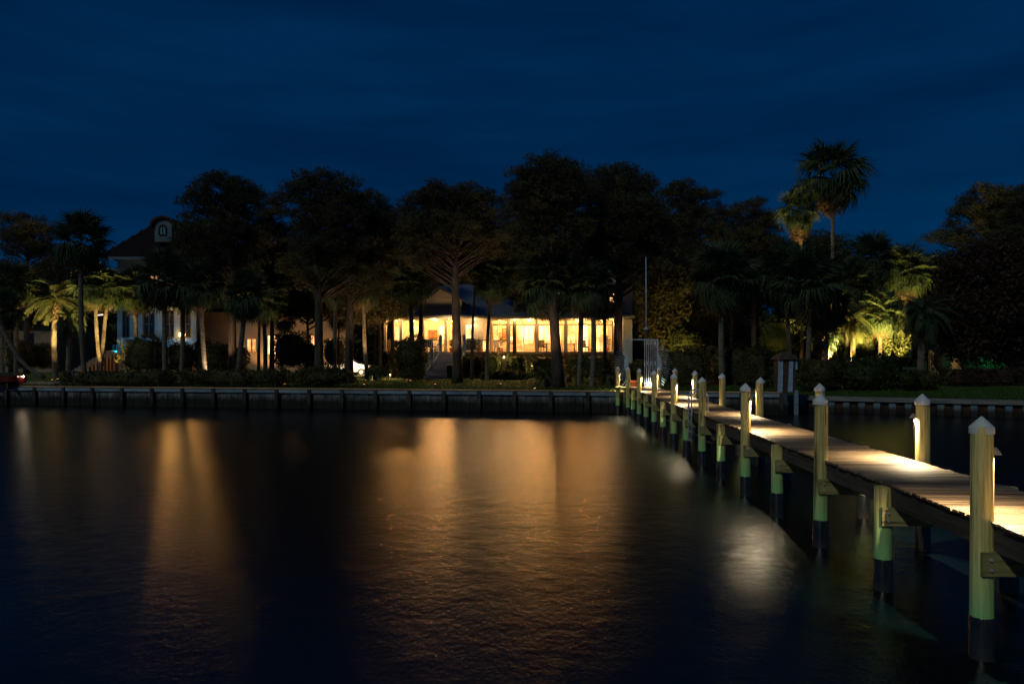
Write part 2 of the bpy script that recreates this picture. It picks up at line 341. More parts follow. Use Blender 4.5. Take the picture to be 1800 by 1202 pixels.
def seawall_right():
    root = empty('vinyl_seawall', (PX(1620,43), 42, 0), 0, 'low seawall with grey cap and alternating pale and dark brown sheets right of the dock', 'seawall')
    p0 = Vector((16.5, wallY(16.5), 0)); p1 = Vector((48, wallY(48), 0)); d = p1-p0; Lt = d.length; d.normalize()
    ang = math.atan2(d.y, d.x); out = Vector((math.sin(ang), -math.cos(ang), 0))
    def place(name, me, s, z, off=0, a=ang):
        o = link(name, me, root); p = p0+d*s+out*off; o.location = p-Vector(root.location)+Vector((0,0,z)); o.rotation_euler = (0,0,a); return o
    def prof(w0, w1, dep):
        m = MB(); V = []
        for z in (-1.0, .70):
            V += [(-w0,0,z),(-w1,-dep,z),(w1,-dep,z),(w0,0,z),(w0,.05,z),(-w0,.05,z)]
        n = 6; return m.add(V, [(k,(k+1)%n,n+(k+1)%n,n+k) for k in range(n)]+[tuple(range(n))[::-1], tuple(range(n,2*n))])
    A = prof(.21,.16,.14).mesh('sheet', M['vinyl']); B = MB().box(-.19,.19,-.01,.04,-1,.70).mesh('recessed_sheet', M['brownsheet'])
    bolt = MB().box(-.07,.07,-.04,.04,-.05,.05).mesh('bolt_plate', M['dark'])
    cap = MB().box(-1.2,1.2,-.28,.24,-.125,.125).mesh('cap_beam', M['concap'])
    s = .2
    while s < Lt: place('sheet', A, s, 0); place('recessed_sheet', B, s+.4, 0); s += .8
    s = 1.2; k = 0
    while s < Lt:
        place('cap_beam', cap, s, .82+random.uniform(-.006,.006))
        if k % 2: place('bolt_plate', bolt, s+.5, .98, .05)
        s += 2.41; k += 1
    # return wall joining the high and the low wall
    m = MB().box(15.2,15.42,42.2,46.8,-1,1.25); m.box(15.42,16.6,46.1,46.3,-1,.95)
    m.box(15.3,16.6,45.4,45.62,-1,.93)
    o = m.build('return_wall', M['wallwood'], root); o.location = -Vector(root.location)
    m = MB(); X = 48.5
    while X < 140: y = wallY(X); m.box(X-.5,X+.5,y-.1,y+.15,-1,.9); X += 1
    o = m.build('far_wall_run', M['vinyl'], root); o.location = -Vector(root.location); o['kind'] = 'stuff'
seawall_right()

# ================================================================ DOCK
DA = -math.atan(.0378); DX = 4.956; DZ = 1.545
def D(u, v, z=0): return Vector((DX+u*math.cos(DA)-v*math.sin(DA), u*math.sin(DA)+v*math.cos(DA), z))
SP = 4.876; V1 = 8.46
dock = empty('dock', D(.8, 20, 0), DA, 'long narrow wooden dock running from lower right to the shore gate', 'dock')
DINV = (Matrix.Translation(dock.location) @ Matrix.Rotation(DA, 4, 'Z')).inverted()
def dl(name, me, u, v, z, rot=(0,0,0)):
    o = link(name, me, dock); o.location = DINV @ D(u, v, z); o.rotation_euler = rot; return o
boards = []
for k in range(8):
    m = MB(); a, b_ = random.uniform(-.02,.02), random.uniform(-.02,.02); h = .019; bw = .0672; c = .006
    V = []
    for x in (-.79+a, -.79+a+.012, .79+b_-.012, .79+b_):
        e = .004 if x in (-.79+a, .79+b_) else 0
        V += [(x,-bw+e,-h+e),(x,bw-e,-h+e),(x,bw-e,h-c-e),(x,bw-c,h-e),(x,-bw+c,h-e),(x,-bw+e,h-c-e)]
    Fs = [(i*6+k2, i*6+(k2+1)%6, (i+1)*6+(k2+1)%6, (i+1)*6+k2) for i in range(3) for k2 in range(6)] + [tuple(range(6))[::-1], tuple(range(18,24))]
    m.add(V, [f[::-1] for f in Fs]); boards.append(m.mesh('deck_board', M['deck']))
v = 2.6
while v < 43.4:
    dl('deck_board', random.choice(boards), .825+random.uniform(-.008,.008), v, DZ-.019+random.uniform(-.003,.003), (random.uniform(-.012,.012), random.uniform(-.003,.003), random.uniform(-.004,.004)+ (PI if random.random()<.5 else 0)))
    v += .1465
# joists run along the dock, one length per bay
strm = MB().box(-.022,.022,0,2.425,-.145,.145).mesh('stringer', M['stringer'])
v = V1-2*2.438-.02
while v < 43:
    for u in (.10, .825, 1.55): dl('stringer', strm, u, v, DZ-.038-.147)
    v += 2.438
# piles: tall posts every second bay, short piles between
def shaft_mesh(ztop, seed):
    r = random.Random(seed); n = 22; prof = [(-1.6,.128),(0,.124),(.8,.121),(1.5,.117),(ztop-.02,.113),(ztop,.108)]
    V = []; wob = [r.uniform(-.003,.003) for _ in range(n)]
    for z, rad in prof:
        for k in range(n): V.append(((rad+wob[k])*math.cos(2*PI*k/n), (rad+wob[k])*math.sin(2*PI*k/n), z))
    m = len(prof)
    Fs = [(i*n+k, i*n+(k+1)%n, (i+1)*n+(k+1)%n, (i+1)*n+k) for i in range(m-1) for k in range(n)]+[tuple((m-1)*n+k for k in range(n))]
    return MB().add(V, Fs)
tall = [shaft_mesh(2.58, s).mesh('shaft', M['pile'], True) for s in range(4)]
short = [shaft_mesh(1.50, 9+s).mesh('pile', M['pile'], True) for s in range(3)]
for me in tall+short:
    me.polygons[len(me.polygons)-1].use_smooth = False
wrapm = MB().lathe([(.133,-1.5),(.131,.44),(.125,.452),(.118,.452)], 22).mesh('wrap', M['wrap'], True)
capm = MB().lathe([(.120,2.515),(.1285,2.515)], 28).lathe([(.1285,2.515),(.1285,2.580)], 28).lathe([(.1285,2.580),(.126,2.588)],28).lathe([(.126,2.588),(.066,2.652),(.010,2.706),(0,2.708)], 28).mesh('cap', M['cap'], True)

beamm = MB().box(-.085,1.92,-.022,.022,-.128,.128).mesh('cross_beam', M['beam'])
beamm2 = MB().box(-.035,1.88,-.022,.022,-.128,.128).mesh('cross_beam', M['beam'])
hoodm = MB().lathe([(.0,.075),(.012,.075),(.062,.0),(.058,-.004),(.010,.062)], 16).mesh('hood', M['bronze'])
stemm = MB().tube([(-.06,0,.04),(-.02,0,.055),(0,0,.06)], .010, 8).mesh('bracket', M['bronze'])
bulbm = MB().lathe([(0,-.008),(.011,-.003),(.013,.008),(.009,.03),(0,.034)], 10).mesh('bulb', M['bulb'])
condm = MB().tube([(-.022,0,-.03),(-.018,0,-.35),(-.02,0,-.72)], .006, 6).mesh('conduit', M['dark'])
def post_lamp(root, side, rz):
    # side +1: lamp on the pile's face towards +u
    base = empty('post_lamp', (0,0,0)); base.parent = root
    base.location = (side*(.118+.026)*math.cos(rz), side*(.118+.026)*math.sin(rz), 2.285); base.rotation_euler = (0,0,rz+(0 if side>0 else PI))
    for nm, me in (('hood',hoodm),('bracket',stemm),('bulb',bulbm),('conduit',condm)): link(nm, me, base)
    p = root.location+base.location
    l = lamp('dock_lamp_light', p+Vector((0,0,-.012)), K_POST, (1,.80,.50), size=.014, kind='SPOT', target=p+Vector((0,0,-2)), spot=152); return base
ordn = ['nearest','second','third','fourth','fifth','sixth','seventh','eighth','ninth']
def tall_post(u, v, side, lit, label):
    r = empty('dock_post', D(u, v, 0), 0, label, 'dock post', 'tall capped posts along the dock')
    s = link('shaft', random.choice(tall), r, (0,0,random.uniform(-.02,.02)), (random.uniform(-.011,.011),random.uniform(-.011,.011),random.uniform(0,6)))
    link('wrap', wrapm, r, (0,0,random.uniform(-.03,.05))); link('cap', capm, r, (0,0,0), (0,0,random.uniform(0,6)))
    if lit: post_lamp(r, side, math.radians(-8 if side > 0 else -24))
for n in range(0, 8):
    v = V1+SP*(n-1+1) if False else V1+SP*n
    lit = n % 2 == 0
    tall_post(0, v, 1, lit, '%s white-capped wooden post, %s from the camera on the dock\'s left edge' % ('lamp-lit' if lit else 'lampless', ordn[n]))
for n in range(1, 8):
    v = V1+SP*n; lit = n % 2 == 1
    tall_post(1.77, v, -1, lit, '%s white-capped wooden post, %s from the camera on the dock\'s right edge' % ('lamp-lit' if lit else 'lampless', ordn[n-1]))
tall_post(0, V1-SP, 1, False, 'tall capped wooden post on the dock nearer than the picture edge'); tall_post(1.77, V1, -1, False, 'capped wooden post opposite the nearest lit post')
tall_post(1.77, V1-SP, -1, True, 'capped wooden post with lamp before the picture edge')
k = 0; v = V1-SP
while v < 43.5:
    for u in (0, 1.77):
        if k % 2 == 1:
            p = dl('pile', random.choice(short), u, v, random.uniform(-.01,.01), (0,0,random.uniform(0,6))); link('wrap', wrapm, p, (0,0,.03+random.uniform(-.02,.04)))
    dl('cross_beam', beamm, 0, v-.145, 1.085); dl('cross_beam', beamm2, 0, v+.145, 1.085)
    v += SP/2; k += 1
boltm = MB().tube([(0,-.03,0),(0,0,0)], .016, 8).mesh('bolt', M['steel'])
v = V1-SP
while v < 30:
    for z in (1.03,1.14): dl('bolt', boltm, .0, v-.167, z)
    v += SP/2
# side pile at shore end, left of the dock, with a lamp over a lit plank
q = D(0, 43.5); r = empty('dock_post', (PX(1086,43.6), 43.6, 0), 0, 'capped post with glowing lamp standing left of the sunburst gate', 'dock post', 'tall capped posts along the dock')
link('shaft', tall[1], r); link('wrap', wrapm, r); link('cap', capm, r); post_lamp(r, 1, 0)
pl = MB().box(-.22,.42,-.5,.1,1.50,1.545); pl.box(.36,.42,-.5,.1,.6,1.5)
o = pl.build('side_landing', M['beam']); o.location = (PX(1088,43.3), 43.5, 0); tag(o, 'short plank landing lit by a lamp left of the gate', 'landing')

# boarding ladder
def ladder():
    root = empty('dock_ladder', D(-.02, 24.3, 0), DA, 'metal boarding ladder with two arched handrails on the dock\'s left edge', 'ladder')
    for dv in (0, .48):
        pts = [(0,dv,.55),(0,dv,2.0)]+[(.26-.26*math.cos(a), dv, 2.0+.26*math.sin(a)) for a in [PI*k/10 for k in range(1,10)]]+[(.52,dv,2.0),(.52,dv,1.56)]
        pts = [(x-.06, y, z) for x, y, z in pts]
        MB().tube(pts, .024, 10).build('handrail', M['steel'], root, True)
    for z in (.62,.9,1.18,1.46): MB().box(-.10,-.02,0,.48,z-.015,z+.015).build('rung', M['steel'], root)
    MB().box(.40,.52,-.05,.53,1.548,1.56).build('foot_plate', M['steel'], root)
ladder()

# ---------------------------------------------------------------- sunburst gate at the dock's end
def gate():
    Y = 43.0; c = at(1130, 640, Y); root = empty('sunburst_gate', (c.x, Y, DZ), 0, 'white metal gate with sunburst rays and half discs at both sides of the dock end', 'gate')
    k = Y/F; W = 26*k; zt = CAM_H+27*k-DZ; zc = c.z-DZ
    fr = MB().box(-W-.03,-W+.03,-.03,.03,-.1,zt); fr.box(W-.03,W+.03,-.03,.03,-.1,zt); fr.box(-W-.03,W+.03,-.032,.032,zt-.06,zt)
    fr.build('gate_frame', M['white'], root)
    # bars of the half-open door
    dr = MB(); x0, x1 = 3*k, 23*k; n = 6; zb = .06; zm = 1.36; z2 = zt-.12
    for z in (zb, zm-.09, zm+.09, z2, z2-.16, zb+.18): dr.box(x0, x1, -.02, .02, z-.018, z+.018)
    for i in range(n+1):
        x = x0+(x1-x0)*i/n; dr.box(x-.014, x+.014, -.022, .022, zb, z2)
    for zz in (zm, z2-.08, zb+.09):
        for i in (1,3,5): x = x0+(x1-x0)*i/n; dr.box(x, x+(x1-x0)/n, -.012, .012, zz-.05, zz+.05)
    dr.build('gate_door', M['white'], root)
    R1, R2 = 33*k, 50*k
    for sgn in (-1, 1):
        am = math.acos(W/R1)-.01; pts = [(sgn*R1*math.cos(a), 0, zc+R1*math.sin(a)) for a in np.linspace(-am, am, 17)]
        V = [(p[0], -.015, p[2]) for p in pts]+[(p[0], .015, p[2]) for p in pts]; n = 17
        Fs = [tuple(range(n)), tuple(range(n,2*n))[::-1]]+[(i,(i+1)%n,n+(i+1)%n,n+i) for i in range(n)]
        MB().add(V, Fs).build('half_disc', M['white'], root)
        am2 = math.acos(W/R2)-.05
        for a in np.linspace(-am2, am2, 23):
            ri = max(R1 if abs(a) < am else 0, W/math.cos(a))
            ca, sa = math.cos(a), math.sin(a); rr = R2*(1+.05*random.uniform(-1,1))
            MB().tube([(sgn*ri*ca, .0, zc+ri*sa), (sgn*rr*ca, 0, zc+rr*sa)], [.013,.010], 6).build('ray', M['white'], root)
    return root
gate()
# flagpole behind the gate
fp = empty('flagpole', (PX(1136,46.5), 46.5, gz(PX(1136,46.5),46.5)), 0, 'thin pale flagpole without flag rising behind the sunburst gate', 'flagpole')
z0 = fp.location.z; zt = at(0,452,46.5).z-z0; zk = at(0,578,46.5).z-z0
MB().tube([(0,0,zk-.4),(-.02,0,zt)], [.045,.028], 8).build('pole', M['white'], fp, True)
MB().tube([(0,0,-.1),(0,0,zk)], .13, 12).build('base_post', M['darkwood'], fp, True)
MB().lathe([(.0,.12),(.13,.06),(.15,0),(.15,-.06),(0,-.07)], 12, (0,0,zk)).build('collar', M['white'], fp, True)
pot = empty('terracotta_planter', (PX(1117,44.8), 44.8, gz(PX(1117,44.8),44.8)), 0, 'orange terracotta planter just behind the gate opening', 'planter')
MB().lathe([(0,0),(.30,0),(.42,.5),(.46,.5),(.46,.62),(.40,.62),(.38,.52),(0,.5)], 18).build('pot', M['orange'], pot, True)

# cabinet on the seawall
def cabinet():
    Y = 42.8; x0 = PX(1380,Y); zb = 1.295
    r = empty('dock_cabinet', (x0, Y, zb), .12, 'small dark cabinet with white vertical boards and hipped roof on the seawall', 'cabinet')
    MB().box(-.46,.46,-.32,.42,0,1.80).build('body', M['darkwood'], r)
    for xa, xb in ((-.57,-.28),(.04,.32)):
        MB().add([(xa-.04,-.36,0),(xb-.05,-.36,0),(xb,-.33,1.82),(xa+.05,-.33,1.82),(xa-.04,-.31,0),(xb-.05,-.31,0),(xb,-.28,1.82),(xa+.05,-.28,1.82)], [(0,1,2,3),(7,6,5,4),(0,4,5,1),(1,5,6,2),(2,6,7,3),(3,7,4,0)]).build('white_board', M['white'], r)
    MB().box(.44,.58,-.31,-.27,1.25,1.80).build('white_panel', M['white'], r)
    e = .60; V = [(-e,-.45,1.82),(e,-.45,1.82),(e,.55,1.82),(-e,.55,1.82),(-.46,-.38,2.02),(.46,-.38,2.02),(.46,.5,2.02),(-.46,.5,2.02),(-.2,.06,2.26),(.2,.06,2.26)]
    MB().add(V, [(3,2,1,0),(0,1,5,4),(1,2,6,5),(2,3,7,6),(3,0,4,7),(4,5,9,8),(6,7,8,9),(5,6,9),(7,4,8)]).build('roof', M['darkwood'], r)
    MB().box(.40,.58,-.42,-.24,-1.6,.1).build('corner_post', M['waler'], r)
cabinet()

# ================================================================ VEGETATION
def rot_rand(n, rng):
    q = rng.normal(size=(n,4)); q /= np.linalg.norm(q,axis=1)[:,None]; return q
def leaf_quads(cent, size, rng, aspect=.45, updir=None):
    n = len(cent); a = rng.normal(size=(n,3)); a /= np.linalg.norm(a,axis=1)[:,None]
    b = rng.normal(size=(n,3)); b -= a*np.sum(a*b,axis=1)[:,None]; b /= np.linalg.norm(b,axis=1)[:,None]
    s = size*rng.uniform(.6,1.3,n)[:,None]
    V = np.stack([cent-a*s, cent-b*s*aspect, cent+a*s, cent+b*s*aspect], 1)
    return V.reshape(-1,3), np.arange(4*n), np.full(n,4)
def tufts(cent, length, rng, k=6, wd=.035, up=.5):
    n = len(cent); cc = np.repeat(cent,k,axis=0); d = rng.normal(size=(n*k,3)); d[:,2] = d[:,2]*.8+up; d /= np.linalg.norm(d,axis=1)[:,None]
    s = np.cross(d, rng.normal(size=(n*k,3))); s /= np.linalg.norm(s,axis=1)[:,None]
    L = length*rng.uniform(.7,1.2,n*k)[:,None]
    V = np.stack([cc-s*wd, cc+s*wd, cc+d*L], 1); return V.reshape(-1,3), np.arange(3*n*k), np.full(n*k,3)
def join(parts):
    V = []; Lp = []; Cn = []; off = 0
    for v_, l_, c_ in parts: V.append(v_); Lp.append(l_+off); Cn.append(c_); off += len(v_)
    return np.concatenate(V), np.concatenate(Lp), np.concatenate(Cn)

def ell_points(rng, ells, n, shell=.5):
    """clump centres in a union of ellipsoids, kept apart"""
    vols = np.array([e[3]*e[4]*e[5] for e in ells]); pr = vols/vols.sum(); out = []
    tries = 0; target = n
    mind = (vols.sum()*4.19/n)**(1/3)*.55
    while len(out) < target and tries < n*30:
        tries += 1; e = ells[rng.choice(len(ells), p=pr)]; d = rng.normal(size=3); d /= np.linalg.norm(d)
        r = rng.random()**(1/3) if rng.random() > shell else rng.uniform(.78,1)
        p = np.array(e[:3])+d*r*np.array(e[3:6])
        if all(np.sum((p-q)**2) > mind**2 for q in out): out.append(p)
    return np.array(out)

def tree(name, label, cat, px, Y, ells_px, kind='pine', base_px=None, trunk_r=.26, n=95, group=None, seed=1, lean=0, limbs=True, fork=None, mat=None, dens=1.0, flat=.6):
    rng = np.random.default_rng(seed); k = Y/F
    bx = PX(base_px if base_px is not None else px, Y); bz = gz(bx, Y); root = empty(name, (bx, Y, bz), 0, label, cat, group)
    ells = [(PX(cx,Y)-bx, rng.uniform(-.2,.2)*rx*k, CAM_H-(cy-HY)*k-bz, rx*k, max(rx,ry)*k*.9, ry*k) for cx,cy,rx,ry in ells_px]
    top = max(e[2]+e[5] for e in ells); low = min(e[2]-e[5] for e in ells)
    main = max(ells, key=lambda e: e[3]*e[5])
    cl = ell_points(rng, ells, int(n*(1.2 if kind=='pine' else 1)), .6)
    tx = PX(px,Y)-bx; ttop = Vector((tx, 0, top-.12*(top-low)))
    # trunk
    tr = MB(); N = 9; path = []
    for i in range(N+1):
        t = i/N; path.append(Vector((tx*t+.12*math.sin(t*7+seed)*t, .1*math.sin(t*5+seed*2)*t, ttop.z*t-.1*(1-t))))
    tr.tube(path, [trunk_r*(1.25 if i==0 else 1)*(1-.72*(i/N)**1.3) for i in range(N+1)], 10)
    if limbs:
        for c in cl:
            c = Vector(c); hz = max(.3*ttop.z, min(c.z-.25*abs(c.x-tx)-.35*Vector((c.x-tx,c.y)).length, ttop.z*.97))
            t = max(.05, min(1, hz/ttop.z)); i = min(N-1, int(t*N)); s = path[i].lerp(path[i+1], t*N-i); mid = s.lerp(c, .55)+Vector((rng.uniform(-.2,.2), rng.uniform(-.2,.2), rng.uniform(-.1,.35)))
            L_ = (c-s).length; r0 = min(.11, .028+.014*L_)
            tr.tube([s, mid, c], [r0, r0*.65, .018], 5, False)
    tr.build('trunk', M['bark'], root, True)
    cr_ = MB(); parts = []
    for c in cl:
        # smaller clumps near the rim of the crown
        rr = (rng.uniform(.34,.80)*.96 if kind=='pine' else rng.uniform(.42,.85)*1.3)*(k*50)**.3
        m = int((70 if kind=='pine' else 75)*dens*rr**1.6/.6)
        d = rng.normal(size=(m,3)); d /= np.linalg.norm(d,axis=1)[:,None]; rad = rng.random(m)**.45
        P = c+d*rad[:,None]*np.array([rr,rr,rr*flat])
        if kind == 'pine': parts.append(tufts(P, .22, rng, 7, .020))
        else: parts.append(leaf_quads(P, .15, rng))
    v_, l_, c_ = join(parts)
    link('crown', fastmesh('crown', v_, l_, c_, mat or M['needle' if kind=='pine' else 'leaf']), root)
    return root

PG = 'pine trees on the shore'
T = tree
T('pine_tree','pine closing the gap between the leaning and the forked pine','tree',690,64,[(692,400,34,30),(690,440,46,44),(700,480,50,36)],n=110,seed=71,group=PG,trunk_r=.2)
T('pine_tree','pine filling the gap left of the tallest pine','tree',905,66,[(905,420,30,30),(895,460,50,36),(920,500,50,34)],n=95,seed=72,group=PG,trunk_r=.2)
T('pine_tree','low pine between the tallest and the full pine','tree',1020,62,[(1020,410,40,34),(1015,455,50,40)],n=80,seed=73,group=PG,trunk_r=.2)
T('pine_tree','low broad pine behind the leftmost broad one','tree',350,66,[(350,430,46,34),(330,460,40,30),(385,470,50,34)],n=90,seed=74,group=PG,trunk_r=.2)
T('pine_tree','pine behind the house wing and the flagpole','tree',1165,72,[(1165,390,50,44),(1150,450,50,50),(1190,490,44,40)],n=120,seed=75,group=PG,trunk_r=.22)
T('pine_tree','small-crowned pine at the far left edge against the sky','tree',47,78,[(40,400,40,24),(72,412,24,20),(12,405,18,20),(45,432,44,14),(85,450,24,14),(15,450,20,10)],n=80,seed=3,group=PG,trunk_r=.3,dens=.8)
T('pine_tree','broad pine left of centre, right of the mansion\'s dormer','tree',409,54,[(390,345,58,42),(350,372,32,34),(425,385,40,50),(385,425,60,45),(440,340,22,26),(420,470,40,24)],n=150,seed=4,group=PG,trunk_r=.30)
T('pine_tree','slim lower pine between the two broad left pines','tree',478,58,[(478,375,26,34),(470,425,36,46),(500,450,36,50),(470,500,36,30)],n=110,seed=5,group=PG,trunk_r=.2)
T('pine_tree','tall rounded pine with trunk beside the arched window wall','tree',556,52,[(560,340,48,42),(610,360,42,46),(525,350,28,34),(580,410,70,54),(545,470,50,34),(620,450,50,44)],n=190,seed=6,group=PG,trunk_r=.33,base_px=561)
T('pine_tree','leaning right-hand pine of the left cluster above the parked car','tree',620,55,[(650,375,34,34),(665,410,30,40),(640,440,50,44),(650,490,40,30),(600,500,40,26)],n=130,seed=7,group=PG,trunk_r=.34,base_px=612)
T('pine_tree','forked wide pine in front of the house stairs','tree',800,54,[(800,360,66,38),(745,378,48,38),(855,378,44,40),(720,400,30,36),(790,410,90,44),(745,440,50,30),(860,425,40,34),(880,400,24,26)],n=230,seed=8,group=PG,trunk_r=.36,base_px=804)
T('pine_tree','tallest pine, its trunk crossing the screened porch','tree',962,48,[(962,310,46,40),(925,325,34,30),(1000,325,34,42),(960,360,60,38),(925,390,40,28),(990,400,46,34),(955,430,50,22)],n=200,seed=9,group=PG,trunk_r=.36,base_px=981)
T('pine_tree','full pine right of the tallest one, behind the flagpole','tree',1088,52,[(1085,325,58,42),(1125,350,44,44),(1050,350,34,40),(1095,390,76,46),(1140,410,46,40),(1080,440,60,36),(1130,470,46,34)],n=230,seed=10,group=PG,trunk_r=.34,base_px=1087)
T('pine_tree','pine at the right shoulder of the tree line, behind the dock gate','tree',1200,66,[(1205,345,40,26),(1240,360,40,30),(1190,390,40,40),(1230,410,50,44),(1200,460,50,40)],n=150,seed=12,group=PG,trunk_r=.26)
T('pine_tree','rounded pine just left of the tall palms','tree',1325,72,[(1322,375,44,26),(1290,400,40,32),(1345,405,32,34),(1310,440,60,40)],n=130,seed=13,group=PG,trunk_r=.3)
T('pine_tree','open-branched pine at the far right against the sky','tree',1740,66,[(1735,360,48,36),(1700,385,36,30),(1780,375,44,38),(1668,418,40,12),(1740,412,56,24),(1650,410,22,10),(1810,350,34,24),(1800,420,50,28)],n=170,seed=14,group=PG,trunk_r=.32,dens=.85,base_px=1745)
T('pine_tree','thin bare-stemmed pine in front of the dark porch wall','tree',836,58,[(836,470,34,34),(850,440,30,22)],n=42,seed=15,group=PG,trunk_r=.13,base_px=829)
T('pine_tree','twin-stemmed pine seen above the left porch bays','tree',742,60,[(735,470,40,36),(700,465,40,34),(715,440,50,30)],n=100,seed=16,group=PG,trunk_r=.22,base_px=738)

for i,(px,Y,el,lab,n_) in enumerate([
 (455,63,[(440,470,30,30),(465,500,44,36)],'spreading olive-lit oak left of the peach facade',60),
 (540,64,[(530,520,50,34),(500,500,34,30),(575,530,36,26)],'spreading olive-lit oak over the peach facade',90),
 (668,63,[(660,530,46,34),(700,505,50,40),(630,540,34,24)],'spreading olive-lit oak beside the porch corner',110),
 (900,80,[(900,480,60,46),(860,500,40,30)],'olive-lit oak rising behind the metal roof',90),
 (1165,60,[(1168,500,38,60),(1172,570,34,40)],'olive-lit tree right of the flagpole',110)]):
    T('oak_tree', lab, 'tree', px, Y, el, kind='leaf', n=n_, seed=80+i, group='oaks between the pines', trunk_r=.15, dens=1.1, flat=.8)
BG = 'broadleaf trees behind the houses'
bt = [(20,84,[(15,500,40,36),(50,520,40,40)],'low dark tree under the far left pine'),
 (110,92,[(110,490,60,40)],'dark tree behind the lit feather palm'),
 (345,96,[(350,470,70,50)],'dark tree behind the mansion roof'),
 (500,94,[(490,500,80,60)],'dark tree behind the peach facade'),
 (660,88,[(660,500,60,60),(690,560,30,40)],'dark tree left of the lit house roof'),
 (780,92,[(790,470,90,50)],'dark tree behind the dormer gable'),
 (920,92,[(920,470,60,50)],'dark tree behind the metal roof'),
 (1150,86,[(1140,510,60,90),(1160,590,50,40)],'dense tree right of the two-storey wing'),
 (1215,74,[(1200,520,50,70),(1225,580,46,50)],'leafy tree behind the right hedge'),
 (1330,82,[(1320,480,80,70)],'dark tree behind the sabal palms'),
 (1440,84,[(1430,480,80,70)],'dark tree below the tall washingtonia'),
 (1570,80,[(1570,520,90,80)],'dark tree behind the floodlit palms'),
 (1430,88,[(1420,575,70,44)],'low dark tree closing the gap behind the striped cabinet'),
 (1540,88,[(1540,590,80,44)],'low dark tree behind the floodlit trunks'),
 (1240,88,[(1240,590,70,44)],'low dark tree behind the right hedge'),
 (1660,78,[(1650,500,60,50)],'dark tree left of the reddish tree')]
for i, (px, Y, el, lab) in enumerate(bt):
    T('broadleaf_tree', lab, 'tree', px, Y, el, kind='leaf', n=int(60+sum(e[2]*e[3] for e in el)/90), seed=40+i, group=BG, trunk_r=.28, dens=1.3, flat=.85)
T('broadleaf_tree','huge dense reddish dark tree filling the right edge','tree',1745,52,[(1740,510,86,80),(1790,480,70,60),(1700,560,56,70),(1780,580,70,60),(1860,540,60,110),(1662,600,26,34),(1700,600,30,20)],kind='leaf',n=330,seed=60,trunk_r=.4,mat=M['redleaf'],dens=1.5,flat=.9,base_px=1790)
# far wood behind everything
def far_wood():
    parts = []
    for i in range(190):
        X = RNG.uniform(-150,150); Y = RNG.uniform(118,150); h = RNG.uniform(7,11.5)
        m = 620; d = RNG.normal(size=(m,3)); d /= np.linalg.norm(d,axis=1)[:,None]; r = RNG.random(m)**.33
        P = np.array([X,Y,1.4+h*.5])+d*r[:,None]*np.array([4.5,4.5,h*.55]); parts.append(leaf_quads(P,.62,RNG,.7))
    v_, l_, c_ = join(parts); tag(link('far_wood', fastmesh('far_wood', v_, l_, c_, M['leaf'])), 'distant dark wood closing the view behind the houses', 'wood', kind='stuff')
far_wood()

# ---- palms
def fan_frond(seed, droop=.13, nl=24, spread=2.0):
    r = random.Random(seed); V = []; Fs = []
    def q(pts):
        b = len(V); V.extend(pts); Fs.append(tuple(range(b, b+len(pts))))
    w_ = .010
    q([(0,-w_,0),(0,w_,0),(.26,w_*.8,.03),(.26,-w_*.8,.03)]); q([(.26,-w_*.8,.03),(.26,w_*.8,.03),(.50,w_*.6,.02),(.50,-w_*.6,.02)])
    for i in range(nl):
        a = -spread+2*spread*i/(nl-1)+r.uniform(-.05,.05); L = (.52-.05*abs(a))*r.uniform(.85,1.1); ca, sa = math.cos(a), math.sin(a)
        c = (.48,0,.02); wl = .021; side = (-sa*wl, ca*wl)
        m = (c[0]+ca*L*.55, sa*L*.55, .02-.035+.02*abs(sa)); t = (c[0]+ca*L, sa*L, .02-droop*(.5+r.random())-.05*abs(sa)*0)
        q([c, (m[0]-side[0], m[1]-side[1], m[2]+.012), (m[0], m[1], m[2]-.004)]); q([c, (m[0], m[1], m[2]-.004), (m[0]+side[0], m[1]+side[1], m[2]+.012)])
        q([(m[0]-side[0], m[1]-side[1], m[2]+.012), t, (m[0], m[1], m[2]-.004)]); q([(m[0], m[1], m[2]-.004), t, (m[0]+side[0], m[1]+side[1], m[2]+.012)])
    return MB().add(V, Fs)
def feather_frond(seed, arch=.55, nl=26, ll=.24):
    r = random.Random(seed); V = []; Fs = []
    def q(pts):
        b = len(V); V.extend([tuple(p) for p in pts]); Fs.append(tuple(range(b, b+len(pts))))
    def rp(t): 
        a = t*arch*2.2; return Vector((math.sin(a)/(arch*2.2), 0, -(1-math.cos(a))/(arch*2.2)))
    for i in range(8):
        a, b_ = rp(i/8), rp((i+1)/8); w0, w1 = .012*(1-i/9), .012*(1-(i+1)/9); q([a+Vector((0,-w0,0)), a+Vector((0,w0,0)), b_+Vector((0,w1,0)), b_+Vector((0,-w1,0))])
    for i in range(nl):
        t = .14+.84*i/(nl-1); p = rp(t); d = (rp(min(1,t+.02))-rp(t-.02)).normalized(); L = ll*math.sin(PI*min(.97,.18+t*.8))**.6*r.uniform(.85,1.15)
        for s in (-1,1):
            tip = p+d*L*.62+Vector((0, s*L*.66, .04-L*.62*r.uniform(.5,1.0))); mid = p.lerp(tip,.5)+Vector((0,0,.03)); wv = d*.011
            q([p-wv, mid-wv, mid+wv, p+wv]); q([mid-wv, tip, mid+wv])
    return MB().add(V, Fs)
FAN = [fan_frond(s).mesh('frond', M['fan']) for s in range(4)]
FAN_DEAD = [fan_frond(20+s, .32, 11, 1.0).mesh('dry_frond', M['dead']) for s in range(3)]
FAN_LONG = [fan_frond(60+s, .40, 24, 1.9).mesh('frond', M['fan']) for s in range(3)]
FEA = [feather_frond(30+s, .62).mesh('frond', M['feather']) for s in range(3)]
FEAD = [feather_frond(40+s, .75, 24, .22).mesh('frond', M['fan']) for s in range(3)]
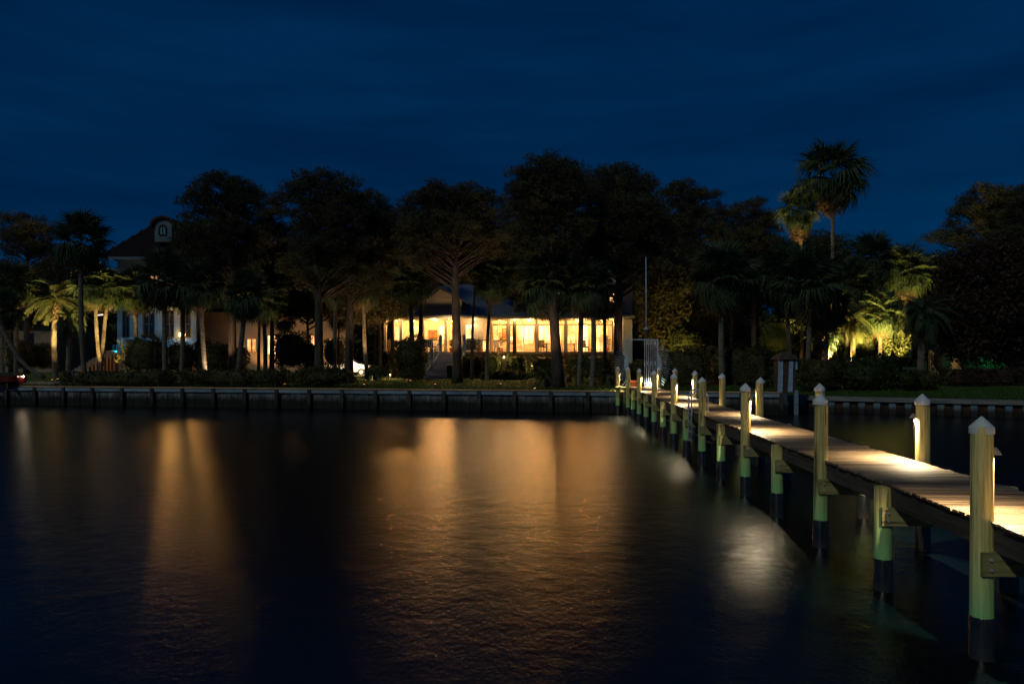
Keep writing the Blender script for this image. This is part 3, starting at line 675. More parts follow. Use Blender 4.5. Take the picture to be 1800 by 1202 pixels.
def palm(label, px, Y, cx, cy, rpx, kind='fan', n=34, tr=.17, dead=5, skirt=0, boots=True, group='fan palms on the shore', seed=0, base_px=None, name=None, top=1.45, low=-1.0):
    rnd = random.Random(seed*13+5); k = Y/F; bx = PX(base_px if base_px is not None else px, Y); bz = gz(bx, Y)
    name = name or ('fan_palm' if kind == 'fan' else 'feather_palm')
    root = empty(name, (bx, Y, bz), 0, label, 'palm', group); c = Vector((PX(cx,Y)-bx, 0, CAM_H-(cy-HY)*k-bz)); R = rpx*k*1.14; n = int(n*1.35)
    m = MB(); N = 14; cc = c-Vector((0,0,R*.12)); pts = []; rad = []
    bow = rnd.uniform(-.12,.12)*c.z*.2
    for i in range(N*3+1):
        t = i/(N*3); pts.append((cc.x*t+bow*math.sin(PI*t), 0, cc.z*t-.1*(1-t))); rad.append(tr*(1.18 if t < .04 else 1)*(1-.2*t)*(1+.035*(i%2)))
    m.tube(pts, rad, 10); m.build('trunk', M['palmbark'], root, False)
    if boots:
        b = MB(); h0 = max(0, cc.z-R*.55)
        for i in range(46):
            z = h0+(cc.z-h0)*i/46; a = i*2.4; t = z/max(cc.z,.1); x = cc.x*t+bow*math.sin(PI*t); rr = tr*1.0
            d = Vector((math.cos(a), math.sin(a), 0)); s = Vector((-d.y, d.x, 0))*.05; p = Vector((x,0,z))+d*rr*.8; q = p+d*.13+Vector((0,0,.22))
            b.add([p-s, p+s, q+s*.5, q-s*.5, p-s+Vector((0,0,.08))-d*.05, p+s+Vector((0,0,.08))-d*.05], [(0,1,2,3),(4,3,2,5),(0,3,4),(1,5,2)])
        b.build('boots', M['boots'], root)
    for i in range(n):
        t = (i+.5)/n; el = top+(low-top)*t**.85+rnd.uniform(-.12,.12); az = i*2.39996+rnd.uniform(-.2,.2)
        sc = R*rnd.uniform(.76,1.18)*(1.0 if el > -.3 else .92)
        me = rnd.choice((FAN_LONG if (el < .5 if skirt else el < -.15) else FAN) if kind == 'fan' else (FEA if kind == 'feather' else FEAD))
        o = link('frond', me, root, c+Vector((0,0,R*.05*math.sin(el)))); o.rotation_euler = (rnd.uniform(-.4,.4), -el, az); o.scale = (sc,)*3
    for i in range(dead+skirt):
        el = rnd.uniform(-1.5,-1.05); az = rnd.uniform(0,6.28); sc = R*rnd.uniform(.7,1.05)*(.62 if i >= dead else 1); zz = -R*.1-(R*rnd.uniform(0,.5) if i >= dead else 0)
        o = link('dry_frond', rnd.choice(FAN_DEAD), root, c+Vector((0,0,zz))); o.rotation_euler = (rnd.uniform(-.5,.5), -el, az); o.scale = (sc,)*3
    return root
palm('tall dark fan palm standing alone at left against the sky',145,52,143,425,50,seed=1,n=46,base_px=150)
palm('leaning fan palm floodlit from below, left of the mansion stairs',172,57,168,502,42,seed=2,n=40,base_px=181,tr=.15)
palm('second floodlit fan palm, just right of the leaning one',182,58,190,508,36,seed=3,n=36,base_px=176,tr=.15)
palm('bright floodlit feather palm with arching yellow fronds',97,62,98,528,52,'feather',seed=4,n=26,base_px=98,tr=.22,dead=0,group=None,top=1.35,low=-.45)
palm('short dark feather palm in front of the floodlit one',118,54,120,560,40,'featherdark',seed=5,n=26,base_px=118,tr=.2,dead=2,group=None)
palm('fan palm crown at far left over the lit garden wall',28,60,30,500,36,seed=6,n=36)
palm('drooping fan palm at the left edge above the bent trunk',5,56,5,545,38,seed=7,n=32)
palm('fan palm hiding the mansion balcony',246,60,238,512,40,seed=8,n=38,base_px=244)
palm('full dark fan palm in front of the white mansion wall',290,52,288,492,52,seed=9,n=48)
palm('fan palm with slim trunk right of the full dark one',322,54,322,505,44,seed=10,n=40,base_px=318)
palm('fan palm with pale trunk at the mansion\'s right corner',360,52,352,500,46,seed=11,n=42,base_px=362)
palm('thick-trunked fan palm left of the lit pavilion',420,52,432,520,44,seed=12,n=42,base_px=416,tr=.2)
palm('fan palm in front of the peach facade',466,56,462,530,40,seed=13,n=36)
palm('small young fan palm before the warm facade',497,66,500,562,24,seed=14,n=28,boots=False,dead=2,tr=.12)
palm('short fan palm beside the warm arches',598,66,597,560,26,seed=15,n=28,boots=False,dead=2,tr=.12)
palm('fan palm with lit boots left of the porch corner',644,60,640,498,44,seed=16,n=40,base_px=646)
palm('fan palm with shaggy lit boots in front of the left porch',738,58,722,500,40,seed=17,n=36,base_px=726,tr=.2)
palm('fan palm in front of the porch door',858,58,866,490,44,seed=18,n=40,base_px=856,tr=.14)
palm('left crown of the fan palm cluster before the screened porch',1016,49,965,500,58,seed=19,n=52,base_px=990,tr=.15)
palm('middle fan palm of the porch cluster',1030,49.5,1022,502,52,seed=20,n=46,base_px=1016,tr=.15)
palm('right crown of the fan palm cluster before the screened porch',1042,48.5,1040,505,46,seed=21,n=50,base_px=1040,tr=.17)
palm('shorter fan palm behind the porch cluster',1062,54,1062,530,36,seed=22,n=34,base_px=1062,tr=.14)
palm('large shaggy fan palm right of the dock gate',1270,50,1272,490,64,seed=23,n=54,tr=.2,dead=10)
palm('fan palm stem just behind the large shaggy one',1284,54,1292,500,50,seed=24,n=44,tr=.17,dead=8)
palm('broad dark fan palm above the striped cabinet',1416,52,1420,500,62,seed=25,n=54,tr=.19,dead=10)
palm('fan palm behind the broad dark one, left side',1394,56,1382,478,52,seed=26,n=46,tr=.17,dead=6)
palm('very tall skirted palm towering over the right garden',1459,60,1463,312,62,seed=27,n=34,tr=.16,dead=10,skirt=10,boots=False,group=None,name='skirted_palm')
palm('second skirted palm, lower and left of the towering one',1408,63,1405,372,42,seed=28,n=30,tr=.17,dead=10,skirt=10,boots=False,group=None,name='skirted_palm')
palm('tall fan palm crown topping the floodlit cluster',1535,60,1535,460,48,seed=29,n=44,dead=8,base_px=1548)
palm('fan palm at the left of the floodlit cluster',1495,58,1492,500,46,seed=30,n=42,dead=8,base_px=1488)
palm('fan palm at the right of the floodlit cluster',1590,60,1592,480,46,seed=31,n=42,dead=8,base_px=1580)
palm('floodlit low fan palm in the middle of the cluster',1545,56,1548,550,42,seed=32,n=40,dead=6,tr=.16)
palm('floodlit arching feather palm at the cluster\'s left foot',1500,55,1500,560,44,'feather',seed=33,n=30,dead=0,tr=.18,group=None)
palm('short floodlit fan palm low in the cluster, near the cabinet',1446,57,1446,590,34,seed=41,n=30,dead=3,tr=.12)
palm('weeping blue-green feather palm right of the floodlit cluster',1618,50,1622,550,56,'featherdark',seed=34,n=46,dead=4,tr=.24,group=None,top=1.3,low=-.9)
palm('dark fan palm between the hedge and the floodlit palms',1452,54,1455,540,46,seed=35,n=42,dead=6)
palm('fan palm filling the gap right of the leaning pine',590,57,590,505,40,seed=36,n=36)
# cycads
def cycad(label, px, Y, rpx, seed):
    rnd = random.Random(seed); bx = PX(px,Y); root = empty('cycad', (bx,Y,gz(bx,Y)), 0, label, 'cycad', 'cycads on the lawn'); R = rpx*Y/F
    MB().tube([(0,0,-.05),(0,0,R*.35)], .2, 10).build('stem', M['palmbark'], root, True)
    for i in range(34):
        el = 1.35-1.25*(i/34)+rnd.uniform(-.1,.1); o = link('frond', rnd.choice(FEAD), root, (0,0,R*.35)); o.rotation_euler = (rnd.uniform(-.2,.2), -el, i*2.4); o.scale = (R*1.15,)*3
cycad('dark cycad at the foot of the tallest pine',962,49,40,1)
cycad('dark cycad at the foot of the fan palm cluster',1072,50,38,2)
cycad('dark cycad below the screened porch hedge',1000,56,34,3)
cycad('spiky plant left of the house stairs',660,60,26,4)

# bent leaning trunk at far left
def bent():
    Y = 53; a = at(78,662,Y); root = empty('bent_palm_trunk', (a.x, Y, gz(a.x,Y)), 0, 'curved bare trunk leaning over the sand at the left edge', 'trunk')
    pts = [(78,664),(66,657),(48,645),(32,628),(20,608),(8,585),(0,570),(-14,548)]
    MB().tube([at(x,y,Y)-Vector(root.location) for x, y in pts], [.16,.14,.14,.15,.16,.17,.18,.18], 10).build('trunk', M['palmbark'], root, True)
bent()

# ---- hedges and shrubs: leafy shell over a dark twiggy core
def shrub(name, label, cat, boxes, leaf=.09, dens=60, mat='hedge', group=None, seed=0, stem=None):
    """boxes: (x0,x1,ytop,ybot px, Y, depth m, roundness)"""
    rng = np.random.default_rng(seed+100); parts = []; core = MB(); Y0 = boxes[0][4]; bx = PX((boxes[0][0]+boxes[0][1])/2, Y0); bz = gz(bx, Y0)
    for x0,x1,yt,yb,Y,dp,rd in boxes:
        X0, X1 = PX(x0,Y)-bx, PX(x1,Y)-bx; zt = at(0,yt,Y).z-bz; zb = max(at(0,yb,Y).z-bz, -.15) if yb else -.1
        cx, cz = (X0+X1)/2, (zt+zb)/2; hx, hy, hz = (X1-X0)/2, dp/2, (zt-zb)/2
        area = 4*(hx*hz+hy*hz+hx*hy)*2; n = int(dens*area)
        d = rng.uniform(-1,1,size=(n,3))
        e = np.where(rd > .5, 2.3, 5.0); nn = (np.abs(d)**e).sum(1)**(1/e); d = d/nn[:,None]
        lump = 1+.10*np.sin(d[:,0]*hx*3.1+seed)+.08*np.sin(d[:,2]*hz*5+d[:,0]*hx*2)
        P = np.array([cx, Y-Y0, cz])+d*np.array([hx,hy,hz])*(lump*rng.uniform(.82,1.03,n))[:,None]
        parts.append(leaf_quads(P, leaf, rng, .5))
        nu, nv = 14, 8; V = []
        for i in range(nv+1):
            for j in range(nu):
                th = PI*i/nv; ph = 2*PI*j/nu; q = np.array([math.sin(th)*math.cos(ph), math.sin(th)*math.sin(ph), math.cos(th)]); q = q/((np.abs(q)**e).sum()**(1/e)); V.append(tuple(np.array([cx,Y-Y0,cz])+q*np.array([hx,hy,hz])*.80))
        core.add(V, [(i*nu+j, i*nu+(j+1)%nu, (i+1)*nu+(j+1)%nu, (i+1)*nu+j) for i in range(nv) for j in range(nu)])
    parts.append((np.array(core.v), np.array(core.l), np.array(core.c)))
    v_, l_, c_ = join(parts); me = fastmesh('foliage', v_, l_, c_, M[mat])
    if stem:
        root = empty(name, (bx,Y0,bz), 0, label, cat, group); link('foliage', me, root)
        s = MB()
        for dx in (-.12,.0,.13): s.tube([(dx*.4,0,-.1),(dx*2,0,stem)], [.06,.04], 6)
        s.build('stem', M['bark'], root)
    else:
        o = link(name, me, None, (bx,Y0,bz)); tag(o, label, cat, group)
shrub('hedge','long low dark hedge along the left seawall','hedge',[(112,330,652,678,50.6,1.6,0),(325,520,649,678,49.4,1.8,0),(515,626,643,679,48.8,2.2,1)],dens=60,seed=1,mat='leaf')
shrub('hedge','taller dark shrubbery in front of the white mansion','shrub',[(216,300,592,655,57,2.2,0),(295,345,600,655,57.5,2,1)],dens=50,seed=2,mat='leaf')
shrub('shrub','dark shrub beneath the pale-trunked palm','shrub',[(345,410,600,660,58,2.4,1)],dens=50,seed=3,mat='leaf')
shrub('shrub','rounded shrub before the peach facade','shrub',[(478,548,580,650,58,3,1),(535,560,600,650,58,2,1)],dens=45,seed=4,mat='leaf')
shrub('shrub','loose shrub between the two left pine trunks','shrub',[(566,612,590,648,59,2.6,1)],dens=34,seed=5,mat='leaf')
shrub('shrub','round dark bush on a short stem left of the stairs','shrub',[(690,752,590,660,55.5,2.8,1),(700,745,640,668,55,1.8,1)],dens=70,seed=6,mat='leaf',stem=1.0)
shrub('shrub','small flowering shrub bed left of the round bush','shrub',[(640,690,641,662,60,1.6,1)],dens=60,seed=7)
shrub('hedge','clipped sunlit-green hedge below the porch door','hedge',[(812,848,624,664,62.5,1.6,0),(846,884,620,664,62.3,1.8,0)],dens=70,seed=8)
shrub('hedge','clipped hedge block below the first screened bays','hedge',[(888,927,622,664,62.4,1.7,0)],dens=70,seed=9)
shrub('hedge','clipped hedge block below the middle screened bay','hedge',[(931,990,624,664,62.4,1.7,0)],dens=70,seed=10)
shrub('hedge','clipped hedge run behind the palm cluster','hedge',[(992,1080,623,664,61,1.8,0)],dens=60,seed=11)
shrub('ornamental_grass','low soft mound of ornamental grass before the hedges','grass',[(842,940,651,668,59.5,1.3,1)],leaf=.14,dens=60,seed=12)
shrub('shrub','dark shrub mass right of the gate\'s left sunburst','shrub',[(1078,1106,625,682,48,2,1),(1106,1135,630,684,49,2,1)],dens=50,seed=13,mat='leaf')
shrub('hedge','tall dark hedge right of the dock gate','hedge',[(1160,1245,612,682,50,2,0)],dens=50,seed=14,mat='leaf')
shrub('hedge','square dark hedge behind the large shaggy palm','hedge',[(1240,1360,606,684,52,2.2,0)],dens=50,seed=15,mat='leaf')
shrub('shrub','leafy shrub climbing behind the right hedge','shrub',[(1165,1230,570,625,60,3,1)],dens=40,seed=16)
shrub('shrub','low dark shrub right of the striped cabinet','shrub',[(1400,1476,628,684,48.5,2.4,1)],dens=50,seed=17,mat='leaf')
shrub('shrub','wide green mound shrub before the floodlit palms','shrub',[(1468,1582,624,686,48.5,3,1)],dens=50,seed=18)
shrub('shrub','dark shrub at the foot of the weeping palm','shrub',[(1575,1650,650,690,48,2.2,1)],dens=50,seed=19,mat='leaf')
shrub('shrub','small bright shrub on the right lawn','shrub',[(1585,1612,655,680,47,1,1)],dens=70,seed=20)
shrub('hedge','low hedge before the lit garden pavilion','hedge',[(1655,1800,648,682,50,1.6,0)],dens=50,seed=21,mat='redleaf')
shrub('hedge','tall yellow-lit hedge wall left of the floodlit palms','hedge',[(1335,1400,560,625,62,1.6,0)],dens=45,seed=22)
shrub('climbing_plant','tall leafy climber floodlit from below, left in the palm cluster','climbing plant',[(1474,1494,505,640,58.5,1.0,1)],leaf=.12,dens=80,seed=51,mat='feather')
shrub('climbing_plant','tall leafy climber floodlit from below, centre of the palm cluster','climbing plant',[(1543,1566,520,640,57.5,1.1,1),(1528,1545,455,560,58,.9,1)],leaf=.12,dens=80,seed=52,mat='feather')
shrub('shrub','yellow-lit leafy clump between the two floodlit climbers','shrub',[(1500,1535,575,640,57.5,1.6,1)],leaf=.13,dens=60,seed=53,mat='feather')
shrub('shrub','yellow-lit leafy clump right of the floodlit climbers','shrub',[(1570,1602,560,640,58,1.6,1)],leaf=.13,dens=60,seed=54,mat='feather')
shrub('shrub','dark bushy shrub before the peach wall, left part','shrub',[(408,436,606,655,60,2,1),(340,372,590,655,60,2,1)],dens=45,seed=55,mat='leaf')
shrub('shrub','dark underbrush behind the bent trunk','shrub',[(15,60,596,650,64,3,1),(55,95,600,650,66,3,1)],dens=40,seed=23,mat='leaf')

# ================================================================ BUILDINGS
def house():
    Y = 66.0; k = Y/F; X0 = PX(665,Y); root = empty('porch_house', (PX(900,Y), Y, 1.42), 0, 'cream waterfront house with glowing screened porch and blue metal roof', 'house')
    ox, oy, oz = root.location
    def hx(px): return PX(px,Y)-ox
    def hz(py): return CAM_H-(py-HY)*k-oz
    def bl(name, m, mat, smooth=False): return m.build(name, mat, root, smooth)
    fz = hz(618); cz = hz(561)
    bl('porch_floor', MB().box(hx(678),hx(1084),0,6,fz-.2,fz), M['floor'])
    bl('skirt_wall', MB().box(hx(680),hx(1112),.35,.5,-.2,fz-.2), M['lattice'])
    bl('ceiling', MB().box(hx(672),hx(1096),-.3,6,cz,cz+.12), M['ceil'])
    bl('eave_board', MB().box(hx(664),hx(1113),-.72,-.60,hz(560.5),hz(556)), M['trim'])
    bl('gutter', MB().box(hx(664),hx(1113),-.86,-.722,hz(558),hz(555)), M['metalroof'])
    bl('frieze_board', MB().box(hx(676),hx(1084),-.12,.1,cz-.10,cz-.003), M['trim'])
    # outer walls behind the porch
    back = 3.2; wb = MB(); wb2 = MB()
    def wall_with_holes(m, xa, xb, za, zb, y, th, holes):
        xs = sorted(holes); cur = xa
        for (h0,h1,hza,hzb) in xs:
            m.box(cur,h0,y,y+th,za,zb)
            if hza > za+.01: m.box(h0,h1,y,y+th,za,hza)
            m.box(h0,h1,y,y+th,hzb,zb); cur = h1
        m.box(cur,xb,y,y+th,za,zb)
    wins_back = [(684,700,'w'),(712,734,'w'),(766,781,'w'),(786,799,'d')]
    scr = [(868,874,'w'),(896,921,'d'),(922,939,'w'),(949,958,'w'),(960,990,'d'),(999,1016,'w'),(1020,1040,'d'),(1050,1076,'d')]
    def holes(l): return [(hx(a),hx(b),fz+(.75 if t=='w' else .05),cz-(.45 if t=='w' else .35)) for a,b,t in l]
    wall_with_holes(wb, hx(680),hx(806),fz,cz,back,.15,holes(wins_back))
    wall_with_holes(wb2, hx(862),hx(1084),fz,cz,back,.15,holes(scr)); bl('screened_back_wall', wb2, M['siding'])
    bl('back_wall', wb, M['siding']); bl('porch_end_wall', MB().box(hx(804),hx(806)+.05,.9,back,fz,cz), M['siding'])
    mw = MB(); mid = [(818,829,'w'),(848.5,860,'d')]
    wall_with_holes(mw, hx(806),hx(862),fz,cz,.75,.15,holes(mid)); mw.box(hx(861),hx(862.5),.9,back,fz,cz)
    bl('mid_wall', mw, M['siding'])
    # lapped boards on the near walls
    lap = MB(); z = fz+.12
    while z < cz-.15:
        lap.box(hx(830.5),hx(847.5),.735,.75,z,z+.012); lap.box(hx(806),hx(817),.735,.75,z,z+.012); z += .16
    o = bl('lap_joints', lap, M['trim']); 
    def window(a,b,za,zb,y,pane='glow',bars=1,fw=.07,par=None):
        f = MB(); f.box(a-fw,a,y-.05,y+.03,za-fw,zb+fw); f.box(b,b+fw,y-.05,y+.03,za-fw,zb+fw); f.box(a,b,y-.048,y+.03,zb,zb+fw); f.box(a,b,y-.048,y+.03,za-fw,za)
        for i in range(1,bars+1): x = a+(b-a)*i/(bars+1); f.box(x-.025,x+.025,y+.01,y+.05,za,zb)
        f.box(a,b,y+.012,y+.048,(za+zb)/2-.025,(za+zb)/2+.025)
        fo = f.build('window', M['trim'], root); MB().box(a,b,y+.07,y+.09,za,zb).build('pane', M[pane], fo); return fo
    for a,b,za,zb in holes(wins_back)+holes(scr): window(a,b,za,zb,back,'glow',1 if (b-a) > .8 else 0)
    for a,b,za,zb in holes(mid): window(a,b,za,zb,.75,'glow',0)
    # posts
    for px, wpx in ((677.5,4.5),(704.5,5),(743.5,5.5),(783.5,5),(803,5),(863.2,3.5),(893.5,5),(943.5,5.2),(994.5,5),(1045,5),(1080.5,5)):
        p = MB().box(hx(px-wpx/2),hx(px+wpx/2),-.12,.12,fz,cz-.1); p.box(hx(px-wpx/2)-.04,hx(px+wpx/2)+.04,-.16,.16,fz,fz+.2); bl('porch_post', p, M['trim'])
    # screened bays: transom frames
    for a,b in ((865.5,891),(896,941),(946.3,992),(997,1042.5),(1047.5,1078)):
        t = MB(); z1 = hz(570.5); t.box(hx(a),hx(b),-.04,.04,z1-.05,z1+.05); m_ = (a+b)/2; t.box(hx(m_)-.03,hx(m_)+.03,-.038,.038,z1+.05,cz-.10)
        t.box(hx(a),hx(a)+.05,-.038,.038,fz+.04,z1-.05); t.box(hx(b)-.05,hx(b),-.038,.038,fz+.04,z1-.05); bl('screen_frame', t, M['darkwood'])
    # railings
    def rail(a,b,y=-.02):
        m = MB(); zt = fz+1.0; m.box(hx(a),hx(b),y-.04,y+.04,zt-.04,zt); m.box(hx(a),hx(b),y-.025,y+.025,fz+.1,fz+.15); n = int((hx(b)-hx(a))/.13)
        for i in range(1,n): x = hx(a)+(hx(b)-hx(a))*i/n; m.box(x-.016,x+.016,y-.016,y+.016,fz+.15,zt-.04)
        bl('railing', m, M['trim'])
    for a,b in ((680,702),(707,740.5),(865.5,891),(896,941),(946.3,992),(997,1042.5),(1047.5,1078)): rail(a,b)
    # front deck pushing out before the stairs
    bl('landing', MB().box(hx(740),hx(826),-2.2,-.01,fz-.22,fz-.02), M['floor'])
    bl('landing_skirt', MB().box(hx(742),hx(760),-2.1,-2.0,-.2,fz-.22), M['lattice'])
    def rail2(p, q, name='railing'):
        p, q = Vector(p), Vector(q); m = MB(); L_ = (q-p).length
        m.tube([p+Vector((0,0,.98)), q+Vector((0,0,.98))], .045, 6); m.tube([p+Vector((0,0,.12)), q+Vector((0,0,.12))], .03, 4); n = int(L_/.15)
        for i in range(1,n): r_ = p.lerp(q,i/n); m.box(r_.x-.016,r_.x+.016,r_.y-.016,r_.y+.016,r_.z+.12,r_.z+.96)
        bl(name, m, M['white'])
    yl = -2.15; xl, xr = hx(778.5), hx(819)
    rail2((hx(741),yl,fz),(xl,yl,fz)); rail2((xr,yl,fz),(hx(862),yl+.01,fz)); 
    bl('side_deck', MB().box(hx(826.2),hx(863),-2.2,-.13,fz-.22,fz-.02), M['floor'])
    # stairs, descending to the front-left
    ns = 11; drop = (fz-.02)/ns; xs0 = hx(757)-hx(780)
    steps = []
    run = .30
    for i in range(ns):
        t = (i+1)/ns; z = fz-.02-drop*(i+1); y1 = -2.2-run*i; sh = xs0*t*.98
        bl('stair_step', MB().box(xl+sh,xr+sh*.45,y1-run-.03,y1,z-.05,z), M['step']); bl('riser', MB().box(xl+sh+.02,xr+sh*.45-.02,y1-.02,y1+.0,z+.0,z+drop-.052), M['step'])
    yb = -2.2-run*ns; rail2((xl,yl,fz),(xl+xs0,yb,drop*.3)); rail2((xr,yl,fz),(xr+xs0*.45,yb,drop*.3))
    st = MB()
    for (a0,a1) in ((xl,xl+xs0),(xr,xr+xs0*.45)):
        st.add([(a0-.03,yl-.05,fz-.3),(a0+.03,yl-.05,fz-.3),(a1+.03,yb,-.2),(a1-.03,yb,-.2),(a0-.03,yl-.05,fz),(a0+.03,yl-.05,fz),(a1+.03,yb,.1),(a1-.03,yb,.1)], [(0,1,2,3),(7,6,5,4),(0,4,5,1),(1,5,6,2),(2,6,7,3),(3,7,4,0)])
    bl('stair_stringer', st, M['white'])
    for x,y,z in ((xl,yl,fz),(xr,yl,fz),(xl+xs0,yb,0),(xr+xs0*.45,yb,0),(hx(741),yl,fz),((xl*2+xs0)/2,(yl+yb)/2,fz/2)):
        n_ = MB().box(x-.13,x+.13,y-.13,y+.13,z-.15,z+1.25); n_.box(x-.17,x+.17,y-.17,y+.17,z+1.25,z+1.31); n_.add([(x-.13,y-.13,z+1.31),(x+.13,y-.13,z+1.31),(x+.13,y+.13,z+1.31),(x-.13,y+.13,z+1.31),(x,y,z+1.48)], [(0,1,4),(1,2,4),(2,3,4),(3,0,4)]); bl('newel_post', n_, M['white'])
    # roof: hip with standing seams
    e0, e1 = hx(661), hx(1115); yf, yb_ = -.85, 15; ez = hz(556.5); ry = 6.5; rz = CAM_H+(HY-500)/F*(Y+ry)-oz; r0, r1 = e0+5.6, e1-6.0
    V = [(e0,yf,ez),(e1,yf,ez),(e1,yb_,ez),(e0,yb_,ez),(r0,ry,rz),(r1,ry,rz)]
    bl('roof', MB().add(V, [(0,1,5,4),(1,2,5),(2,3,4,5),(3,0,4),(3,2,1,0)]), M['metalroof'])
    sm = MB(); x = e0+.3
    while x < e1-.2:
        t = 1.0
        if x < r0: t = (x-e0)/(r0-e0)
        if x > r1: t = (e1-x)/(e1-r1)
        a = Vector((x,yf,ez)); b_ = Vector((x,yf+(ry-yf)*t,ez+(rz-ez)*t)); n_ = Vector((0,-(rz-ez),(ry-yf))).normalized()*.035
        sm.add([a-Vector((.012,0,0)),a+Vector((.012,0,0)),b_+Vector((.012,0,0)),b_-Vector((.012,0,0)),a-Vector((.012,0,0))+n_,a+Vector((.012,0,0))+n_,b_+Vector((.012,0,0))+n_,b_-Vector((.012,0,0))+n_], [(4,5,6,7),(0,1,5,4),(1,2,6,5),(3,0,4,7),(2,3,7,6)]); x += .46
    bl('roof_seams', sm, M['metalroof'])
    # porch gable at the right half
    ga = MB(); gx0, gx1, gp = hx(865), hx(990), hx(905)
    # dormer gable with dark window
    dy = 1.2; kk = (Y+dy)/F; dX = lambda px: PX(px,Y+dy)-ox; dZ = lambda py: CAM_H+(HY-py)*kk-oz
    a, b_, p = dX(736), dX(824), dX(774); zl, zp = dZ(534), dZ(506)
    bl('dormer_wall', MB().add([(dX(745),dy,dZ(556)),(dX(812),dy,dZ(556)),(dX(812),dy,dZ(528)),(p,dy,zp-.1),(dX(745),dy,dZ(528))]+[(dX(745),dy+4,dZ(556)),(dX(812),dy+4,dZ(556)),(dX(812),dy+4,dZ(528)),(p,dy+4,zp-.1),(dX(745),dy+4,dZ(528))], [(0,1,2,3,4),(1,6,7,2),(0,4,9,5),(2,7,8,3),(3,8,9,4)]), M['siding'])
    th = .14
    rd = MB().add([(a,dy-.5,zl),(p,dy-.5,zp),(b_,dy-.5,zl-.1),(b_,dy+5,zl-.1),(p,dy+5,zp),(a,dy+5,zl),(a,dy-.5,zl+th),(p,dy-.5,zp+th),(b_,dy-.5,zl-.1+th),(b_,dy+5,zl-.1+th),(p,dy+5,zp+th),(a,dy+5,zl+th)], [(0,1,7,6),(1,2,8,7),(6,7,10,11),(7,8,9,10),(0,5,4,1),(1,4,3,2),(2,3,9,8),(0,6,11,5)])
    bl('dormer_roof', rd, M['metalroof'])
    window(dX(778),dX(793),dZ(543),dZ(525),dy-.02,'night_glass',0)
    # upper storey on the right
    uy = 3.4; uX = lambda px: PX(px,Y+uy)-ox; uZ = lambda py: CAM_H+(HY-py)*(Y+uy)/F-oz
    um = MB(); wins = [(939,948,512,532),(982,990,512,532),(1020,1030,512,532),(1072,1082,511,533)]
    wall_with_holes(um, uX(925),uX(1094),ez+.3,uZ(478),uy,.15,[(uX(a),uX(b),uZ(d),uZ(c)) for a,b,c,d in wins])
    um.box(uX(925),uX(925)+.15,uy+.15,uy+8,ez+.3,uZ(478)); um.box(uX(1094)-.15,uX(1094),uy+.15,uy+8,ez+.3,uZ(478)); bl('upper_wall', um, M['siding'])
    for a,b,c,d in wins: window(uX(a),uX(b),uZ(d),uZ(c),uy,'glow',1)
    zt = uZ(479); V = [(uX(918),uy-.6,zt),(uX(1100),uy-.6,zt),(uX(1100),uy+9,zt),(uX(918),uy+9,zt),(uX(960),uy+4,zt+2),(uX(1060),uy+4,zt+2)]
    bl('upper_roof', MB().add(V, [(0,1,5,4),(1,2,5),(2,3,4,5),(3,0,4),(3,2,1,0)]), M['metalroof'])
    # right wing
    rw = MB().box(hx(1094),hx(1110.5),-.3,8,-.2,hz(562)); bl('wing_wall', rw, M['siding'])
    rw = MB().box(hx(1095),hx(1113),.6,8,hz(554)-.02,hz(491)); bl('wing_tower_wall', rw, M['siding'])
    lp = MB(); z = fz
    while z < hz(563): lp.box(hx(1094.2),hx(1110.3),-.315,-.3,z,z+.014); z += .15
    while z < hz(492): lp.box(hx(1095.2),hx(1112.8),.585,.6,z,z+.014); z += .18
    bl('wing_lap_joints', lp, M['trim'])
    V = [(hx(1090),.2,hz(491)),(hx(1117),.2,hz(491)),(hx(1117),8.4,hz(491)),(hx(1090),8.4,hz(491)),(hx(1103),.2,hz(478)),(hx(1103),8.4,hz(478))]
    bl('wing_roof', MB().add(V, [(0,1,4),(1,2,5,4),(2,3,5),(3,0,4,5),(3,2,1,0)]), M['metalroof'])
    # ceiling lights
    for px,yy,pw in ((692,1.6,1),(724,1.6,1),(763,1.6,1.1),(792,1.6,1),(878,1.6,1.2),(905,1.3,1.6),(931,1.6,1.4),(968,1.6,1.7),(1018,1.6,1.5),(1062,1.6,1.4)):
        MB().lathe([(0,-.10),(.10,-.08),(.13,-.02),(.13,0),(0,0)],12,(hx(px),yy,cz-.002)).build('ceiling_lamp', M['bulb_soft'], root)
        lamp('porch_light', (ox+hx(px),oy+yy,oz+cz-.16), K_PORCH*pw, (1,.44,.115), size=.10)
    MB().lathe([(0,-.16),(.10,-.12),(.12,0),(0,.02)],10,(hx(904.5),-.30,cz-.02)).build('eave_lamp', M['bulb_soft'], root)
    lamp('eave_light', (ox+hx(904.5),oy-.32,oz+cz-.26), 40, (1,.66,.32), size=.08)
    lamp('wall_light', (ox+hx(834),oy-.1,oz+cz-.5), 45, (1,.66,.32), size=.06)
    MB().box(hx(833),hx(835),.55,.73,cz-.62,cz-.42).build('wall_lantern', M['bulb_soft'], root)
    return root, hx, hz, fz, cz, (ox,oy,oz)
HR, hx, hz, fz, cz, HO = house()
def inhouse(px, y, z=0): return (HO[0]+hx(px), HO[1]+y, HO[2]+fz+z)
